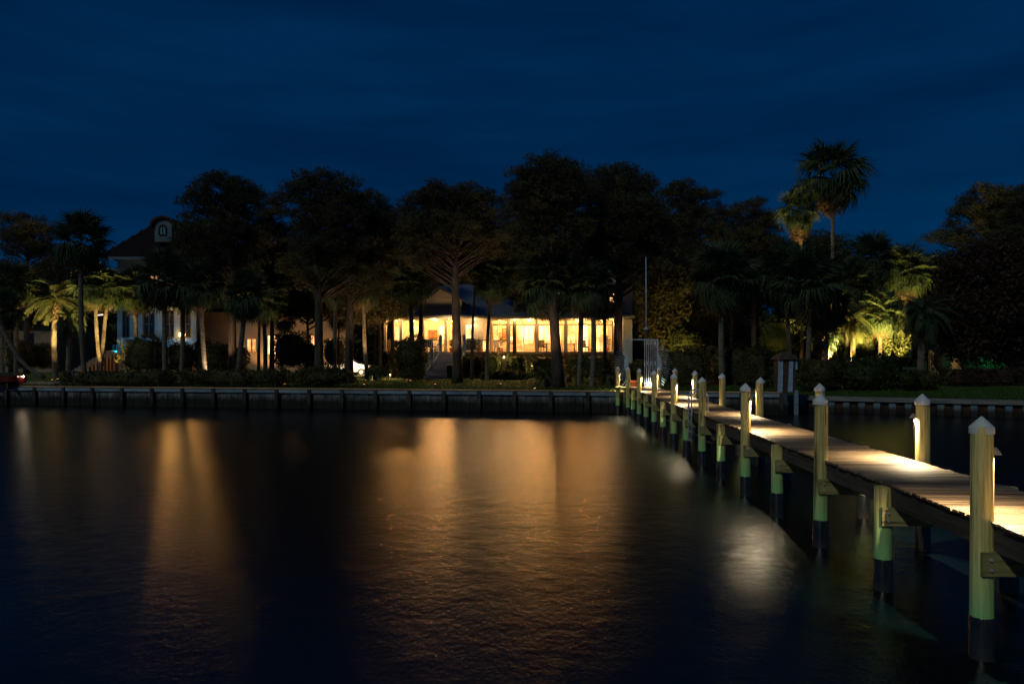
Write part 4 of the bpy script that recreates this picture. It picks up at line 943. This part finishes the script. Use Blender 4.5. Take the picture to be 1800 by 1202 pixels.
# furnishings that rest on the porch
def chair(label, px, y, rz, mat):
    r = empty('porch_chair', inhouse(px,y), rz, label, 'chair', 'porch chairs')
    MB().box(-.3,.3,-.28,.3,.36,.48).build('seat', M[mat], r); MB().add([(-.3,.26,.46),(.3,.26,.46),(.3,.40,1.05),(-.3,.40,1.05),(-.3,.34,.46),(.3,.34,.46),(.3,.48,1.05),(-.3,.48,1.05)], [(0,1,2,3),(7,6,5,4),(0,4,5,1),(1,5,6,2),(2,6,7,3),(3,7,4,0)]).build('backrest', M[mat], r)
    for x in (-.26,.26):
        for yy in (-.24,.26): MB().box(x-.03,x+.03,yy-.03,yy+.03,0,.36).build('leg', M['dark'], r)
        MB().box(x-.04,x+.04,-.28,.3,.60,.65).build('armrest', M['dark'], r)
chair('blue high-backed chair on the left landing',761,-1.2,2.8,'bluechair'); chair('low blue chair beside the landing rail',754,-1.3,2.4,'bluechair')
chair('pale porch chair in the first screened bay',876,1.0,2.6,'step'); chair('dark chair behind the middle screen',955,1.6,.4,'dark')
chair('cane-coloured chair near the right screen',1030,1.5,.3,'darkwood'); chair('dark chair in the leftmost porch bay',690,1.2,.3,'dark')
def table(label, px, y):
    r = empty('round_table', inhouse(px,y), 0, label, 'table'); MB().lathe([(0,.70),(.55,.70),(.55,.74),(0,.74)],20).build('tabletop', M['darkwood'], r); MB().tube([(0,0,0),(0,0,.7)],.05,8).build('pedestal', M['dark'], r); MB().lathe([(.3,0),(.28,.04),(0,.05)],14).build('foot', M['dark'], r)
table('round table behind the middle screened bay',962,1.2); table('round table at the right of the screened porch',1012,1.3)
def picture(label, px, pw, zc, h, y=3.12):
    r = empty('framed_picture', inhouse(px,y,zc), 0, label, 'picture'); w2 = pw*.04989/2; f = MB()
    f.box(-w2-.06,-w2,-.03,.03,-h/2-.06,h/2+.06); f.box(w2,w2+.06,-.03,.03,-h/2-.06,h/2+.06); f.box(-w2,w2,-.03,.03,h/2,h/2+.06); f.box(-w2,w2,-.03,.03,-h/2-.06,-h/2); f.build('frame', M['darkwood'], r)
    MB().box(-w2,w2,-.01,.01,-h/2,h/2).build('canvas', M['pic'], r)
picture('framed painting on the left porch wall',754.5,14,1.6,.65); picture('framed picture in the first screened bay',886,7,1.6,1.0); picture('small picture near the middle doors',944,3,1.5,.6)
def pplant(label, px, y, h, mat='leaf'):
    r = empty('potted_plant', inhouse(px,y), 0, label, 'potted plant', 'potted plants on the porch'); MB().lathe([(0,0),(.16,0),(.22,.34),(.24,.36),(.18,.36),(0,.33)],14).build('pot', M['orange'], r, True)
    n = 170; d = RNG.normal(size=(n,3)); d /= np.linalg.norm(d,axis=1)[:,None]; P = np.array([0,0,.4+h*.45])+d*RNG.random(n)[:,None]**.5*np.array([h*.32,h*.32,h*.5]); v_,l_,c_ = leaf_quads(P,.10,RNG,.35); link('foliage', fastmesh('foliage',v_,l_,c_,M[mat]), r); MB().tube([(0,0,.3),(0,0,.3+h*.6)],.02,6).build('stem', M['bark'], r)
pplant('tall potted plant in the first screened bay',879,1.8,1.5); pplant('potted plant beside the porch door',843,-1.0,.8); pplant('potted plant at the top of the stairs',795,-.6,.7); pplant('bushy plant in the leftmost bay',684,1.0,.9); pplant('potted plant at the right of the porch',1070,1.4,1.2)
# grill on the side deck
g = empty('gas_grill', inhouse(829.5,-1.1), 0, 'dark covered gas grill in front of the porch window', 'grill')
MB().box(-.45,.45,-.25,.25,.1,.82).build('cart', M['dark'], g); MB().add([(-.42,-.27,.82),(.42,-.27,.82),(.42,.27,.82),(-.42,.27,.82),(-.40,-.12,1.12),(.40,-.12,1.12),(.40,.18,1.15),(-.40,.18,1.15)], [(0,1,5,4),(1,2,6,5),(2,3,7,6),(3,0,4,7),(4,5,6,7)]).build('lid', M['dark'], g); MB().box(-.8,-.46,-.2,.2,.78,.81).build('side_shelf', M['steel'], g); MB().box(.46,.8,-.2,.2,.78,.81).build('side_shelf', M['steel'], g)
# table lamps
def tlamp(label, px, y, z=.78):
    r = empty('table_lamp', inhouse(px,y,z), 0, label, 'lamp'); MB().lathe([(0,0),(.09,0),(.10,.05),(.04,.12),(.07,.24),(.02,.34)],12).build('lamp_base', M['trim'], r, True); MB().lathe([(.18,.32),(.12,.58)],14).build('lamp_shade', M['bulb_soft'], r, True)
s = empty('side_table', inhouse(900.5,2.4), 0, 'small side table behind the second screened bay', 'table'); MB().box(-.3,.3,-.25,.25,.72,.77).build('tabletop', M['darkwood'], s)
for x in (-.26,.26): MB().box(x-.025,x+.025,-.2,.2,0,.72).build('leg', M['darkwood'], s)
tlamp('glowing table lamp behind the second screened bay',900.5,2.4)
# bin by the stairs
b = empty('wheeled_bin', (PX(793,60.5),60.5,gz(PX(793,60.5),60.5)), 0, 'dark green bin at the foot of the house stairs', 'bin')
MB().add([(-.28,-.3,.05),(.28,-.3,.05),(.28,.3,.05),(-.28,.3,.05),(-.34,-.36,1.0),(.34,-.36,1.0),(.34,.36,1.0),(-.34,.36,1.0)], [(3,2,1,0),(0,1,5,4),(1,2,6,5),(2,3,7,6),(3,0,4,7),(4,5,6,7)]).build('body', M['green_bin'], b); MB().lathe([(.38,0),(.36,.08),(.2,.16),(0,.18)],14,(0,0,1.0)).build('lid', M['green_bin'], b, True)
# path / hedge bollard lights under the porch
def bollard(label, px, Y, h=.8, pw=22, ybase=None, group='glowing garden lights'):
    X = PX(px,Y); z = gz(X,Y); r = empty('garden_light', (X,Y,z), 0, label, 'garden light', group)
    MB().tube([(0,0,-.05),(0,0,h)], .03, 8).build('stake', M['dark'], r); MB().lathe([(.035,h),(.05,h+.1),(.02,h+.13),(0,h+.13)],10).build('lamp_glass', M['bulb_soft'], r, True); MB().lathe([(.09,h+.12),(.0,h+.19)],10).build('lamp_cap', M['dark'], r)
    lamp('garden_lamp_light', (X,Y-.12,z+h+.06), pw*1.4, (1,.66,.30), size=.05)
bollard('tall glowing light in the gap between the porch hedges',886,61.4,1.7,45); bollard('glowing light hidden in the hedge below the second bay',904,63.8,1.3,60); bollard('low glowing light in the hedge below the middle bay',936,62.9,.9,50)
bollard('low light at the left foot of the porch',686,61,.3,26); bollard('low light left of the flowering bed',654,61,.3,30); bollard('low light beside the parked car',640,70,.4,60)

# ---- mansion at left
def mansion():
    Y = 80.0; k = Y/F; root = empty('mansion', (PX(300,Y),Y,1.42), 0, 'large white stucco mansion with tiled roof and arched dormer behind the left palms', 'house')
    ox, oy, oz = root.location; hx = lambda p, dy=0: PX(p,Y+dy)-ox; hz = lambda p, dy=0: CAM_H-(p-HY)*(Y+dy)/F-oz
    def wallh(m, xa, xb, za, zb, y, th, holes):
        cur = xa
        for (h0,h1,a,b) in sorted(holes):
            m.box(cur,h0,y,y+th,za,zb)
            if a > za+.01: m.box(h0,h1,y,y+th,za,a)
            m.box(h0,h1,y,y+th,b,zb); cur = h1
        m.box(cur,xb,y,y+th,za,zb)
    low = [(214,228),(250,272),(288,306),(316,336)]; up = [(220,242),(262,278),(296,312)]
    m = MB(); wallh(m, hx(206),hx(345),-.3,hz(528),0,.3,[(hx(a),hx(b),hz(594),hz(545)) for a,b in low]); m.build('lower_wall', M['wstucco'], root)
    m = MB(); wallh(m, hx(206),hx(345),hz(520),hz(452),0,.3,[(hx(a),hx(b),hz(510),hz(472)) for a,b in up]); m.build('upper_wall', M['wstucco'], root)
    MB().box(hx(204),hx(347),-.25,.5,hz(528)+.003,hz(520)-.003).build('belt_course', M['wstucco'], root)
    MB().box(hx(206),hx(206)+.3,.3,14,-.3,hz(452)).build('side_wall', M['wstucco'], root)
    for i,(a,b) in enumerate(low+up):
        lo = i < 4; za, zb = (hz(594),hz(545)) if lo else (hz(510),hz(472)); f = MB()
        f.box(hx(a),hx(a)+.12,.05,.2,za,zb); f.box(hx(b)-.12,hx(b),.05,.2,za,zb); f.box(hx(a)+.12,hx(b)-.12,.05,.2,zb-.12,zb); f.box(hx(a)+.12,hx(b)-.12,.05,.2,za,za+.12)
        xm = (hx(a)+hx(b))/2; f.box(xm-.04,xm+.04,.07,.18,za+.12,zb-.12); f.box(hx(a)+.12,hx(b)-.12,.075,.175,(za+zb)/2-.04,(za+zb)/2+.04)
        fo = f.build('window', M['dark'], root); MB().box(hx(a)+.1,hx(b)-.1,.2,.22,za,zb).build('pane', M['glow_dim' if i in (5,6) else 'night_glass'], fo)
    # tiled hip roof
    e0, e1 = hx(184),hx(360); yf, yb = -1.3, 15; ez = hz(451,-1.3); ry = 6; rz = hz(398,6); r0, r1 = hx(262,6), hx(320,6)
    V = [(e0,yf,ez),(e1,yf,ez),(e1,yb,ez),(e0,yb,ez),(r0,ry,rz),(r1,ry,rz)]; MB().add(V, [(0,1,5,4),(1,2,5),(2,3,4,5),(3,0,4),(3,2,1,0)]).build('roof', M['tile'], root)
    tl = MB(); x = e0+.2
    while x < e1-.2:
        t = 1
        if x < r0: t = (x-e0)/(r0-e0)
        if x > r1: t = (e1-x)/(e1-r1)
        tl.tube([(x,yf,ez+.02),(x,yf+(ry-yf)*t,ez+(rz-ez)*t+.02)], .08, 5, False); x += .34
    o = tl.build('roof_tiles', M['tile'], root); o['kind'] = 'stuff'
    MB().box(e0,e1,yf-.05,yf+.1,ez-.28,ez-.02).build('eave_board', M['wstucco'], root)
    # arched dormer / lookout
    dy = 0.5; a, b = hx(272,dy), hx(302,dy); zb, zs = hz(425,dy), hz(398,dy); cx = (a+b)/2; R = (b-a)/2; prof = [(a,zb),(b,zb)]+[(cx+R*math.cos(t), zs+R*.75*math.sin(t)) for t in np.linspace(0,PI,13)]; n = len(prof)
    MB().add([(p[0],dy,p[1]) for p in prof]+[(p[0],dy+4,p[1]) for p in prof], [tuple(range(n))]+[(i,n+i,n+(i+1)%n,(i+1)%n) for i in range(n)]).build('dormer', M['wstucco'], root)
    R2 = R*1.18; arc = [(cx+R2*math.cos(t), zs+R2*.75*math.sin(t)+.05) for t in np.linspace(-.12,PI+.12,15)]; arc2 = [(cx+(R2+.28)*math.cos(t), zs+(R2+.25)*.78*math.sin(t)+.05) for t in np.linspace(-.12,PI+.12,15)]; q = len(arc)
    V = [(p[0],dy-.35,p[1]) for p in arc]+[(p[0],dy-.35,p[1]) for p in arc2]+[(p[0],dy+4.2,p[1]) for p in arc]+[(p[0],dy+4.2,p[1]) for p in arc2]
    MB().add(V, [(i,i+1,q+i+1,q+i) for i in range(q-1)]+[(q+i,q+i+1,3*q+i+1,3*q+i) for i in range(q-1)]+[(i+1,i,2*q+i,2*q+i+1) for i in range(q-1)]).build('dormer_roof', M['tile'], root)
    w0, w1, wz = hx(280,dy), hx(292,dy), hz(413,dy); wr = (w1-w0)/2; wc = (w0+w1)/2; arch = [(w0,wz),(w1,wz)]+[(wc+wr*math.cos(t), hz(402,dy)+wr*math.sin(t)) for t in np.linspace(0,PI,9)]
    fo = MB().tube([(p[0],dy-.04,p[1]) for p in arch]+[(w0,dy-.04,wz)], .10, 6).build('arched_window', M['dark'], root); MB().add([(p[0],dy-.03,p[1]) for p in arch], [tuple(range(len(arch)))]).build('pane', M['skyglass'], fo); MB().box(wc-.04,wc+.04,dy-.09,dy-.035,wz,hz(402,dy)+wr).build('glazing_bar', M['dark'], fo)
    # stairs at left
    for i in range(12): MB().box(hx(196)-.25*i*.7,hx(216)-.2*i,-1.2-.32*i,-.88-.32*i,0,2.4-.2*i).build('stair_step', M['stucco'], root)
    rl = MB()
    for i in range(26): x = hx(208)+(hx(345)-hx(208))*i/25; rl.box(x-.025,x+.025,-1.0,-.95,1.9,2.9)
    rl.box(hx(206),hx(345),-1.02,-.93,2.9,2.97); rl.build('terrace_railing', M['dark'], root); MB().box(hx(206),hx(345),-1.1,-.005,-.3,1.9).build('terrace', M['stucco'], root)
    # peach wing at right with arches
    wy = 4.0; X = lambda p: hx(p,wy); Z = lambda p: hz(p,wy); cols = [(432,452),(468,488),(506,526),(544,562),(576,592)]
    m = MB(); wallh(m, X(346),X(612),-.3,Z(548),wy,.3,[(X(a),X(b),Z(622) if i else Z(618),Z(596) if i%2==0 else Z(590)) for i,(a,b) in enumerate(cols)]); m.build('wing_wall', M['stucco'], root)
    for i,(a,b) in enumerate(cols):
        f = MB(); za, zb = Z(622) if i else Z(618), Z(596) if i%2==0 else Z(590); f.box(X(a),X(a)+.12,wy-.05,wy+.25,za,zb); f.box(X(b)-.12,X(b),wy-.05,wy+.25,za,zb); f.box((X(a)+X(b))/2-.05,(X(a)+X(b))/2+.05,wy,wy+.2,za,zb)
        fo = f.build('window', M['wstucco'], root); MB().box(X(a)+.1,X(b)-.1,wy+.26,wy+.28,za,zb).build('pane', M['glow'], fo)
    MB().box(X(352),X(448),wy+1,wy+9,-.2,Z(470)).build('tall_wing_wall', M['stucco'], root)
    MB().add([(X(346),wy+.2,Z(471)),(X(454),wy+.2,Z(471)),(X(454),wy+10,Z(471)),(X(346),wy+10,Z(471)),(X(400),wy+5,Z(440))], [(0,1,4),(1,2,4),(2,3,4),(3,0,4),(3,2,1,0)]).build('tall_wing_roof', M['tile'], root)
    V = [(X(340),wy-1,Z(549)),(X(618),wy-1,Z(549)),(X(618),wy+12,Z(549)),(X(340),wy+12,Z(549)),(X(400),wy+5,Z(525)),(X(570),wy+5,Z(525))]
    MB().add(V, [(0,1,5,4),(1,2,5),(2,3,4,5),(3,0,4),(3,2,1,0)]).build('wing_roof', M['tile'], root)
    for px, pw in ((470,300),(575,260)):
        p = (ox+X(px), oy+wy-2.2, oz+.3); lamp('facade_uplight', p, pw*2.2, (1,.55,.22), kind='SPOT', size=.1, target=(p[0],p[1]+2.6,p[2]+4), spot=110)
    # balcony lights on the upper floor, left
    for px,py,pw in ((318,588,170),(325,524,800),(300,530,420)):
        MB().box(hx(px)-.12,hx(px)+.12,-.24,-.02,hz(py)-.2,hz(py)+.2).build('wall_lantern', M['bulb_soft'], root); lamp('mansion_lantern_light', (ox+hx(px),oy-.5,oz+hz(py)), pw*.7, (1,.44,.10), size=.12)
    # blue-white floods on the lower white wall
    for px in (216,262,300,330): lamp('cool_floodlight', (ox+hx(px), oy-1.6, oz+2.2), 190, (.0,.42,.75), kind='SPOT', size=.15, target=(ox+hx(px),oy,oz+4.4), spot=120)
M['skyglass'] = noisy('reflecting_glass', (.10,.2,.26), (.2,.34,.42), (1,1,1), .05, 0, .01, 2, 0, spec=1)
mansion()
def neighbour():
    Y = 84; root = empty('low_house', (PX(55,Y),Y,1.42), 0, 'low dim peach house half hidden at the far left', 'house'); ox = root.location.x
    X = lambda p: PX(p,Y)-ox; Z = lambda p: CAM_H-(p-HY)*Y/F-1.42
    MB().box(X(-20),X(95),0,8,-.2,Z(570)).build('wall', M['stucco'], root); MB().add([(X(-28),-.8,Z(571)),(X(104),-.8,Z(571)),(X(104),9,Z(571)),(X(-28),9,Z(571)),(X(10),4,Z(545)),(X(70),4,Z(545))], [(0,1,5,4),(1,2,5),(2,3,4,5),(3,0,4),(3,2,1,0)]).build('roof', M['tile'], root)
    for a in (10,48): fo = MB().box(X(a),X(a+12),-.04,-.003,Z(605),Z(585)).build('window', M['dark'], root); MB().box(X(a)+.1,X(a+12)-.1,-.06,-.042,Z(603),Z(587)).build('pane', M['night_glass'], fo)
neighbour()
# pink-lit ramp rails left of the mansion
for px,py,px2,py2,lab in ((186,548,203,536,'sloping pink-lit rail left of the white mansion'),(172,554,181,553,'short pink-lit rail end beside the leaning palm')):
    a, b2 = at(px,py,76), at(px2,py2,76); r = empty('light_rail', (a.x,76,gz(a.x,76)), 0, lab, 'light'); MB().tube([a-r.location, b2-r.location], .06, 6).build('tube', M['bulb_pink'], r); MB().tube([(0,0,0),a-r.location],.04,6).build('post', M['dark'], r)

# ---- parked car
def car():
    Y = 70; X = PX(612,Y); r = empty('parked_car', (X,Y,gz(X,Y)), 0, 'white parked car half hidden behind pine trunks left of the house', 'car')
    L = 2.3; prof = [(-L,.35),(-L,.75),(-L+.15,.95),(-1.35,1.02),(-.75,1.46),(.35,1.50),(1.15,1.05),(L-.25,.86),(L,.65),(L,.35)]
    n = len(prof); V = [(x,-.85 if z < 1.1 else -.68,z) for x,z in prof]+[(x,.85 if z < 1.1 else .68,z) for x,z in prof]
    MB().add(V, [tuple(range(n))]+[tuple(range(n,2*n))[::-1]]+[(i,(i+1)%n,n+(i+1)%n,n+i) for i in range(n)]).build('body', M['carpaint'], r)
    MB().add([(-1.2,-.845,1.06),(-.72,-.74,1.40),(.30,-.72,1.43),(.95,-.84,1.06)], [(0,1,2,3)]).build('side_window', M['night_glass'], r)
    MB().add([(.40,-.64,1.475),(1.12,-.74,1.085),(1.12,.74,1.085),(.40,.64,1.475)], [(0,1,2,3)]).build('windscreen', M['night_glass'], r)
    for x in (-1.4,1.4):
        for y in (-.8,.8):
            wl = MB().tube([(x,y-.1,.33),(x,y+.1,.33)], .33, 16).build('wheel', M['dark'], r); MB().tube([(x,y-.115,.33),(x,y-.105,.33)], .2, 12).build('rim', M['steel'], wl)
    for y in (-.6,.6): MB().box(L-.02,L+.03,y-.14,y+.14,.6,.72).build('headlight', M['cap'], r)
    MB().box(-1.2,1.0,-.853,-.848,.98,1.0).build('side_trim', M['steel'], r)
    lamp('driveway_light', (X+3.6,Y-3.0,1.42+2.6), 3500, (1,.72,.42), size=.1, kind='SPOT', target=(X+.6,Y,1.9), spot=70)
car()
drive = MB(); 
for i in range(12):
    x0 = -27+i*1.4; drive.add([(x0,68.3,gz(x0,68.3)+.02),(x0+1.4,68.3,gz(x0+1.4,68.3)+.02),(x0+1.4,72.5,gz(x0+1.4,72.5)+.02),(x0,72.5,gz(x0,72.5)+.02)], [(0,1,2,3)])
tag(drive.build('driveway', M['sand']), 'pale driveway under the parked car', kind='structure')

# ---- red boat with stern light at far left
def boat():
    Y = 50.6; p = at(6,671,Y); r = empty('red_boat', (p.x, Y, 1.30), .05, 'small red boat with a white stern lamp at the left edge', 'boat')
    secs = [(-2.3,.35,.55),(-1.2,.62,.42),(0,.70,.36),(.9,.66,.36),(1.25,.6,.38)]; V = []; n = 7
    for x,w_,h in secs:
        for a in np.linspace(-PI/2,PI/2,n): V.append((x, w_*math.sin(a), .66-(.66-.05)*math.cos(a)**.6*(1-.1*abs(x))))
    m = len(secs); Fs = [(i*n+j,i*n+j+1,(i+1)*n+j+1,(i+1)*n+j) for i in range(m-1) for j in range(n-1)]+[tuple((m-1)*n+j for j in range(n)), tuple(range(n))[::-1]]+[(i*n,(i+1)*n,(i+1)*n+n-1,i*n+n-1) for i in range(m-1)]
    MB().add(V, Fs).build('hull', M['red'], r); MB().box(-1.3,.9,-.3,.3,.66,.86).build('seat', M['dark'], r)
    for x in (-1.2,.6): MB().box(x-.06,x+.06,-.6,.6,-.2,.2).build('cradle', M['darkwood'], r)
    MB().lathe([(0,-.05),(.06,0),(0,.06)],10,(1.3,0,.62)).build('stern_lamp', M['bulb'], r); lamp('stern_light', (p.x+1.42,Y-.15,1.94), 2.5, (1,.8,.6), size=.05)
boat()
# folding chairs on the sand
def adir(label, px, Y, rz):
    X = PX(px,Y); r = empty('garden_chair', (X,Y,gz(X,Y)), rz, label, 'chair', 'chairs on the sand')
    for i in range(5): x = -.26+i*.13; MB().add([(x-.05,.1,.3),(x+.05,.1,.3),(x+.05,.45,1.0),(x-.05,.45,1.0),(x-.05,.13,.3),(x+.05,.13,.3),(x+.05,.48,1.0),(x-.05,.48,1.0)], [(0,1,2,3),(7,6,5,4),(0,4,5,1),(1,5,6,2),(2,6,7,3),(3,7,4,0)]).build('slat', M['waler'], r)
    MB().box(-.3,.3,-.4,.12,.32,.36).build('seat', M['waler'], r)
    for x in (-.33,.33): MB().box(x-.06,x+.06,-.42,.3,.55,.58).build('armrest', M['waler'], r); MB().box(x-.03,x+.03,-.4,-.34,0,.55).build('leg', M['waler'], r); MB().box(x-.03,x+.03,.2,.26,0,.55).build('leg', M['waler'], r)
adir('weathered garden chair on the sand, left of its twin',128,55,.5); adir('weathered garden chair beside the tall palm trunk',141,54.5,-.4)

# ---- lit garden pavilion behind the right tree
def pavilion():
    Y = 66; X = PX(1688,Y); r = empty('garden_pavilion', (X,Y,gz(X,Y)), 0, 'small lit garden pavilion glowing beneath the dark reddish tree', 'pavilion')
    for x in (-2,-.2,1.6):
        for y in (-1,1.4): MB().box(x-.09,x+.09,y-.09,y+.09,0,2.3).build('post', M['darkwood'], r)
    MB().add([(-2.6,-1.5,2.3),(2.2,-1.5,2.3),(2.2,2,2.3),(-2.6,2,2.3),(-.2,.2,3.3)], [(0,1,4),(1,2,4),(2,3,4),(3,0,4),(3,2,1,0)]).build('roof', M['darkwood'], r)
    MB().box(-2,1.6,1.5,1.6,0,2.3).build('back_screen', M['stucco'], r); MB().box(-1.5,.6,-.2,.5,.0,.45).build('bench', M['trim'], r)
    lamp('pavilion_light', (X-.3,Y+.3,gz(X,Y)+2.0), 55, (1,.74,.36), size=.1)
    MB().lathe([(0,-.1),(.12,0),(0,.1)],10,(-.3,.3,2.12)).build('hanging_lamp', M['bulb_soft'], r)
pavilion()
shrub('shrub','dark leafy shrub half hiding the lit pavilion','shrub',[(1640,1672,606,660,63,2,1),(1688,1712,612,660,63.5,1.6,1)],dens=40,seed=33,mat='redleaf')
shrub('shrub','green-lit feathery shrub right of the pavilion','shrub',[(1708,1770,604,650,60,2.4,1)],dens=30,seed=31)
lamp('green_floodlight', (PX(1738,58),57.2,1.5), 420, (.08,.9,.5), kind='SPOT', size=.1, target=(PX(1740,60),60,3.2), spot=100)

# ---- garden uplights aimed into the palms
def uplight(label, px, Y, tx, ty, TY, pw, col=(1,.70,.22), spot=60, h=.12):
    Y -= 2.0
    X = PX(px,Y); z = gz(X,Y); t = at(tx,ty,TY); r = empty('garden_uplight', (X,Y,z), 0, label, 'garden light', 'uplights in the garden')
    MB().tube([(0,0,-.03),(0,0,h)], [.05,.08], 10).build('housing', M['dark'], r); MB().lathe([(0,.002),(.07,.002)],10,(0,0,h)).build('lens', M['bulb_soft'], r)
    lamp('uplight_beam', (X,Y,z+h+.06), pw*K_UP, col, kind='SPOT', size=.06, target=t, spot=spot)
YL = (1,.66,.16)
uplight('uplight at the foot of the bright feather palm',92,60.3,92,545,62,900,(1,.66,.20),46)
uplight('uplight shining up the bright palm\'s trunk',101,61.3,99,580,62,60,(1,.62,.2),60)
uplight('uplight at the foot of the leaning floodlit palm',171,56.2,170,505,57,420,(1,.66,.18),48)
uplight('uplight between the twin floodlit palms',184,57,188,515,58,260,(1,.66,.18),70)
uplight('uplight under the far left fan palm',30,58,28,510,60,8,YL,70)
uplight('uplight left of the mansion stairs',226,58.4,240,520,60,24,(1,.6,.25),40)
uplight('uplight left in the floodlit palm cluster',1486,56.6,1486,530,58,520,YL,50)
uplight('uplight in the middle of the floodlit palm cluster',1547,54.4,1552,530,57,620,YL,52)
uplight('uplight right in the floodlit palm cluster',1575,57.5,1588,510,59,520,YL,50)
uplight('uplight out on the right lawn aimed high into the cluster',1530,53.5,1525,480,60,1300,YL,38)
uplight('uplight at the right lawn edge aimed at the upper palm crowns',1600,54,1580,495,60,620,YL,28)
uplight('uplight behind the left palm stems of the right garden',1404,58,1404,540,60,120,YL,44)
uplight('uplight aimed at the tall skirted palm',1462,58,1455,350,60,4200,(1,.62,.26),24)
uplight('uplight below the second skirted palm',1410,61,1406,400,63,1200,(1,.62,.22),34)
uplight('uplight below the leafy shrub right of the gate',1180,58,1185,560,60,120,YL,80)
uplight('uplight by the porch corner palm',643,58.8,642,540,60,160,(1,.6,.26),60)
uplight('uplight left of the tallest bark stem by the porch',722,57,725,540,58,160,(1,.5,.2),50)
uplight('uplight against the right hedge wall',1366,60,1368,590,62,22,YL,90)

for lab,px,Y,tx,ty,pw in (('added canopy uplight behind the long left hedge, under the dormer pine',372,53.5,400,400,90),('added canopy uplight behind the long left hedge, between the left pines',500,53.5,520,420,90),
    ('added canopy uplight behind the rounded end of the long hedge',640,52.5,640,450,80),('added canopy uplight on the lawn left of the forked pine',765,53,800,420,80),('added canopy uplight on the lawn right of the forked pine',880,53,880,430,70),
    ('added canopy uplight under the tallest pine',940,47.5,960,380,50),('added canopy uplight under the full pine by the gate',1128,51.5,1090,400,80),('added canopy uplight under the pines behind the right hedge',1225,56,1220,400,60)):
    uplight(lab, px, Y, tx, ty, Y+3, pw, (1,.66,.38), 62)  # unseen uplights added to brighten the pine canopies
for px,yy,pw in ((692,-.5,70),(763,-.5,70),(790,-1.6,90),(835,-.7,50),(930,-.5,80),(1018,-.5,80),(1072,-.5,70)):  # the light over the stairs is added to brighten the steps
    MB().lathe([(0,-.06),(.07,-.04),(.08,0),(0,0)],10,(hx(px),max(yy,-.28),cz-.003)).build('soffit_lamp', M['bulb_soft'], HR)
    lamp('soffit_light', (HO[0]+hx(px),HO[1]+yy,HO[2]+cz-.15), pw, (1,.60,.26), size=.08)
S.render.engine = 'CYCLES'
